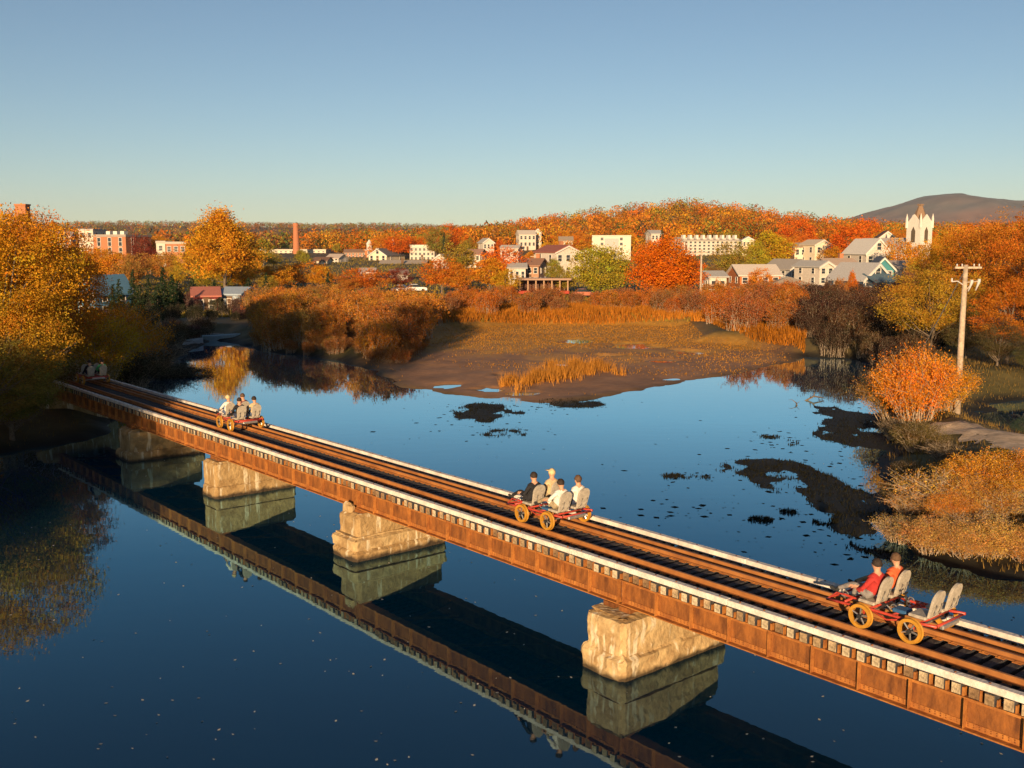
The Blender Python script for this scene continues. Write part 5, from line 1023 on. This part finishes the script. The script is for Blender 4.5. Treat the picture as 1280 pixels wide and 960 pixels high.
TREEKEEP = [(px - wp / 2, px + wp / 2, yt, D) for px, yt, D, p_, c, wp, lb, nm in TT if D < 260]
# trees filling the slopes of the town
LAB = {0: ('orange tree in the belt at the foot of the wooded hill', 'orange trees of the town'), 1: ('red orange tree in the belt at the foot of the wooded hill', 'red trees of the town'), 2: ('golden tree in the belt at the foot of the wooded hill', 'golden trees of the town'), 3: ('olive tree in the belt at the foot of the wooded hill', 'olive trees of the town')}
PAL = [ORNG, REDO, (0.58, 0.27, 0.02), OLIVE]
rt = random.Random(42); cnt = 0; tries = 0
while cnt < 230 and tries < 9000:
    tries += 1; D = rt.uniform(185, 520); px = rt.uniform(-30, 1310); X = (px - 640) / FPX * D; h_ = rt.uniform(5, 10.5) * (0.75 if D < 300 else 1)
    z0 = hz(X, D); pt = project(X, D, z0 + h_)[1]; pb = project(X, D, z0)[1]; hw = h_ * .42 * FPX / D
    if any(a - hw * .7 < px < b + hw * .7 and D < k + 14 and pt < yb_ + (pb - yb_) * 0.55 + 14 and D > k - 170 for a, b, yb_, k in KEEP): continue
    if 330 < px < 470 and D < 300: h_ *= 0.55
    k = rt.choices((0, 1, 2, 3), (5, 3, 3, 2) if px > 520 else (4, 1, 3, 4))[0]; p_ = MID[rt.randrange(4)]
    plant(p_, X, D, h_ / 9.3, PAL[k], 'maple_tree', LAB[k][0], 'tree', LAB[k][1]); cnt += 1

# the wood on the hill, too dense to count, and the far ridge
def wood(name, P, hs, per, leaf, cols, label, seed):
    rng = np.random.RandomState(seed); n = len(P); d = rng.normal(size=(n, per, 3)); d /= np.linalg.norm(d, axis=2)[..., None]; d *= (rng.uniform(0.3, 0.9, (n, per)) ** 0.4)[..., None]; d[..., 2] = d[..., 2] * 0.5 + 0.55
    C = P[:, None, :] + d * np.stack([hs * .5, hs * .5, hs * .95], 1)[:, None, :]
    br = rng.uniform(.55, 1.25, (n, 1, 1)) * rng.uniform(.75, 1.25, (n, per, 1)); col = cols[:, None, :] * br
    C = C.reshape(-1, 3); col = col.reshape(-1, 3); V = np.zeros((0,))
    V, col = leaves(rng, C, leaf, col, 0.8)
    return ob(name, quad_mesh(name, V, FOL, col), None, None, None, label, 'forest', None, 'stuff')
def pal(n, rng, P_, w_): return np.array(P_)[rng.choice(len(P_), n, p=np.array(w_) / sum(w_))]
rng = np.random.RandomState(9)
n = 1900; D = rng.uniform(470, 900, n); px = rng.uniform(380, 1420, n); X = (px - 640) / FPX * D; Z = height(X, D); hs = rng.uniform(7, 15, n)
ok = np.ones(n, bool)
ptop = np.array([project(a, b, c)[1] for a, b, c in zip(X, D, Z + hs)])
for a, b, yb_, k in KEEP: ok &= ~((px > a - 6) & (px < b + 6) & (D < k + 12) & (ptop < yb_ + 30))
wood('hill_wood', np.stack([X, D, Z - .5], 1)[ok], hs[ok], 170, 0.95, pal(ok.sum(), rng, [ORNG, RUSTY, REDO, GOLD, OLIVE, GREEN, BROWN], [7, 5, 2, 3, 4, 1.5, 2.5]) , 'orange and red autumn wood covering the hill behind the town', 1)
n = 5200; D = rng.uniform(650, 2700, n); px = rng.uniform(-60, 640, n); X = (px - 640) / FPX * D; Z = height(X, D); hs = rng.uniform(9, 15, n)
wood('ridge_wood', np.stack([X, D, Z - .5], 1), hs, 34, 2.0, pal(n, rng, [BROWN, OLIVE, (0.36,0.13,0.04), GREEN, RUSTY, (0.16,0.12,0.05)], [4, 4, 4, 2, 2, 3]), 'brown and olive autumn wood on the far low ridge', 2)

q = rg.uniform(size=(70000, 2)); Dm = 135 + 330 * q[:, 0] ** 1.3; Xm = (rg.uniform(60, 1240, 70000) - 640) / FPX * Dm; zm = height(Xm, Dm); kk = zm > 0.5
blades('meadow_grass', np.stack([Xm, Dm, zm - 0.05], 1)[kk], 0.5, 0.30, (0.27,0.19,0.035), 'tawny grass of the lawns and yards through the town', 'grass', 12)
# aquatic weed in flat flecks round the shoals
W_ = []
for (px, py, rx, ry, a) in SHOALS + [(600,530,70,16,0),(690,508,60,4,0),(950,570,110,30,0),(1000,660,80,25,0),(1040,530,50,25,0),(870,640,70,20,0)]:
    n = int(10 + rx * 0.6); q = rg.normal(size=(n, 2)) * (rx * 0.75, ry * 0.9) + (px, py)
    W_ += [ground(*t) for t in q if t[1] > 330]
W_ = np.array(W_); zz = height(W_[:, 0], W_[:, 1]); W_ = W_[zz < -0.01]; n = len(W_)
P = np.stack([W_[:, 0], W_[:, 1], np.full(n, 0.007)], 1); a = rg.uniform(0, 6.28, n); s_ = (0.03 + 0.16 * rg.uniform(0, 1, n) ** 2.5)[:, None]
dx = np.stack([np.cos(a), np.sin(a), 0*a], 1) * s_; dy = np.stack([-np.sin(a), np.cos(a), 0*a], 1) * s_ * rg.uniform(.4, 1, (n, 1))
ob('water_weed', quad_mesh('water_weed', np.stack([P - dx, P + dy, P + dx, P - dy], 1), FOL, np.ones((n, 3)) * (0.022, 0.022, 0.014)), None, None, None, 'dark flecks of weed floating round the shoals', 'water weed', None, 'stuff')
sp = []
for (px, py, rx, ry, a) in SHOALS:
    q = rg.uniform(-1.15, 1.15, (int(rx * 16), 2)) * (rx, ry) + (px, py); q = np.array([ground(*t) for t in q]); zz = height(q[:, 0], q[:, 1]); sp.append(np.stack([q[:, 0], q[:, 1], zz - 0.02], 1)[zz > -0.02])
blades('shoal_weeds', np.concatenate(sp), 0.13, 0.06, (0.022,0.021,0.012), 'dark matted weeds on the low shoals', 'weeds', 31)
# leaves adrift on the near water
rg2 = np.random.RandomState(77); P = []
while len(P) < 330:
    q = ground(rg2.uniform(0, 1280), rg2.uniform(560, 960) if rg2.rand() < .8 else rg2.uniform(500, 600))
    if hz(*q) < -0.1: P.append((q[0], q[1], 0.006))
P = np.array(P); s_ = rg2.uniform(0.02, 0.05, len(P)); a = rg2.uniform(0, 6.28, len(P)); dx = np.stack([np.cos(a), np.sin(a), 0*a], 1) * s_[:, None]; dy = np.stack([-np.sin(a), np.cos(a), 0*a], 1) * s_[:, None] * .7
V = np.stack([P - dx, P + dy, P + dx, P - dy], 1); V[:, 2, 2] += 0.012
ob('floating_leaves', quad_mesh('floating_leaves', V, FOL, np.ones((len(P), 3)) * (0.55, 0.5, 0.42)), None, None, None, 'pale leaves drifting on the dark river', 'leaves', None, 'stuff')

# ------------------------------------------------------------------ evening air
mb = MB(); mb.box(-6800, 7200, -700, 9900, -40, 440)
hm = bpy.data.materials.new('haze'); hm.use_nodes = True; N = hm.node_tree.nodes; N.remove(N['Principled BSDF'])
pv = N.new('ShaderNodeVolumePrincipled'); pv.inputs['Color'].default_value = (0.80, 0.87, 0.97, 1); pv.inputs['Density'].default_value = 0.00004; pv.inputs['Anisotropy'].default_value = 0.0
hm.node_tree.links.new(pv.outputs[0], N['Material Output'].inputs['Volume'])
ob('haze', mb.mesh('haze', hm), kind='stuff')
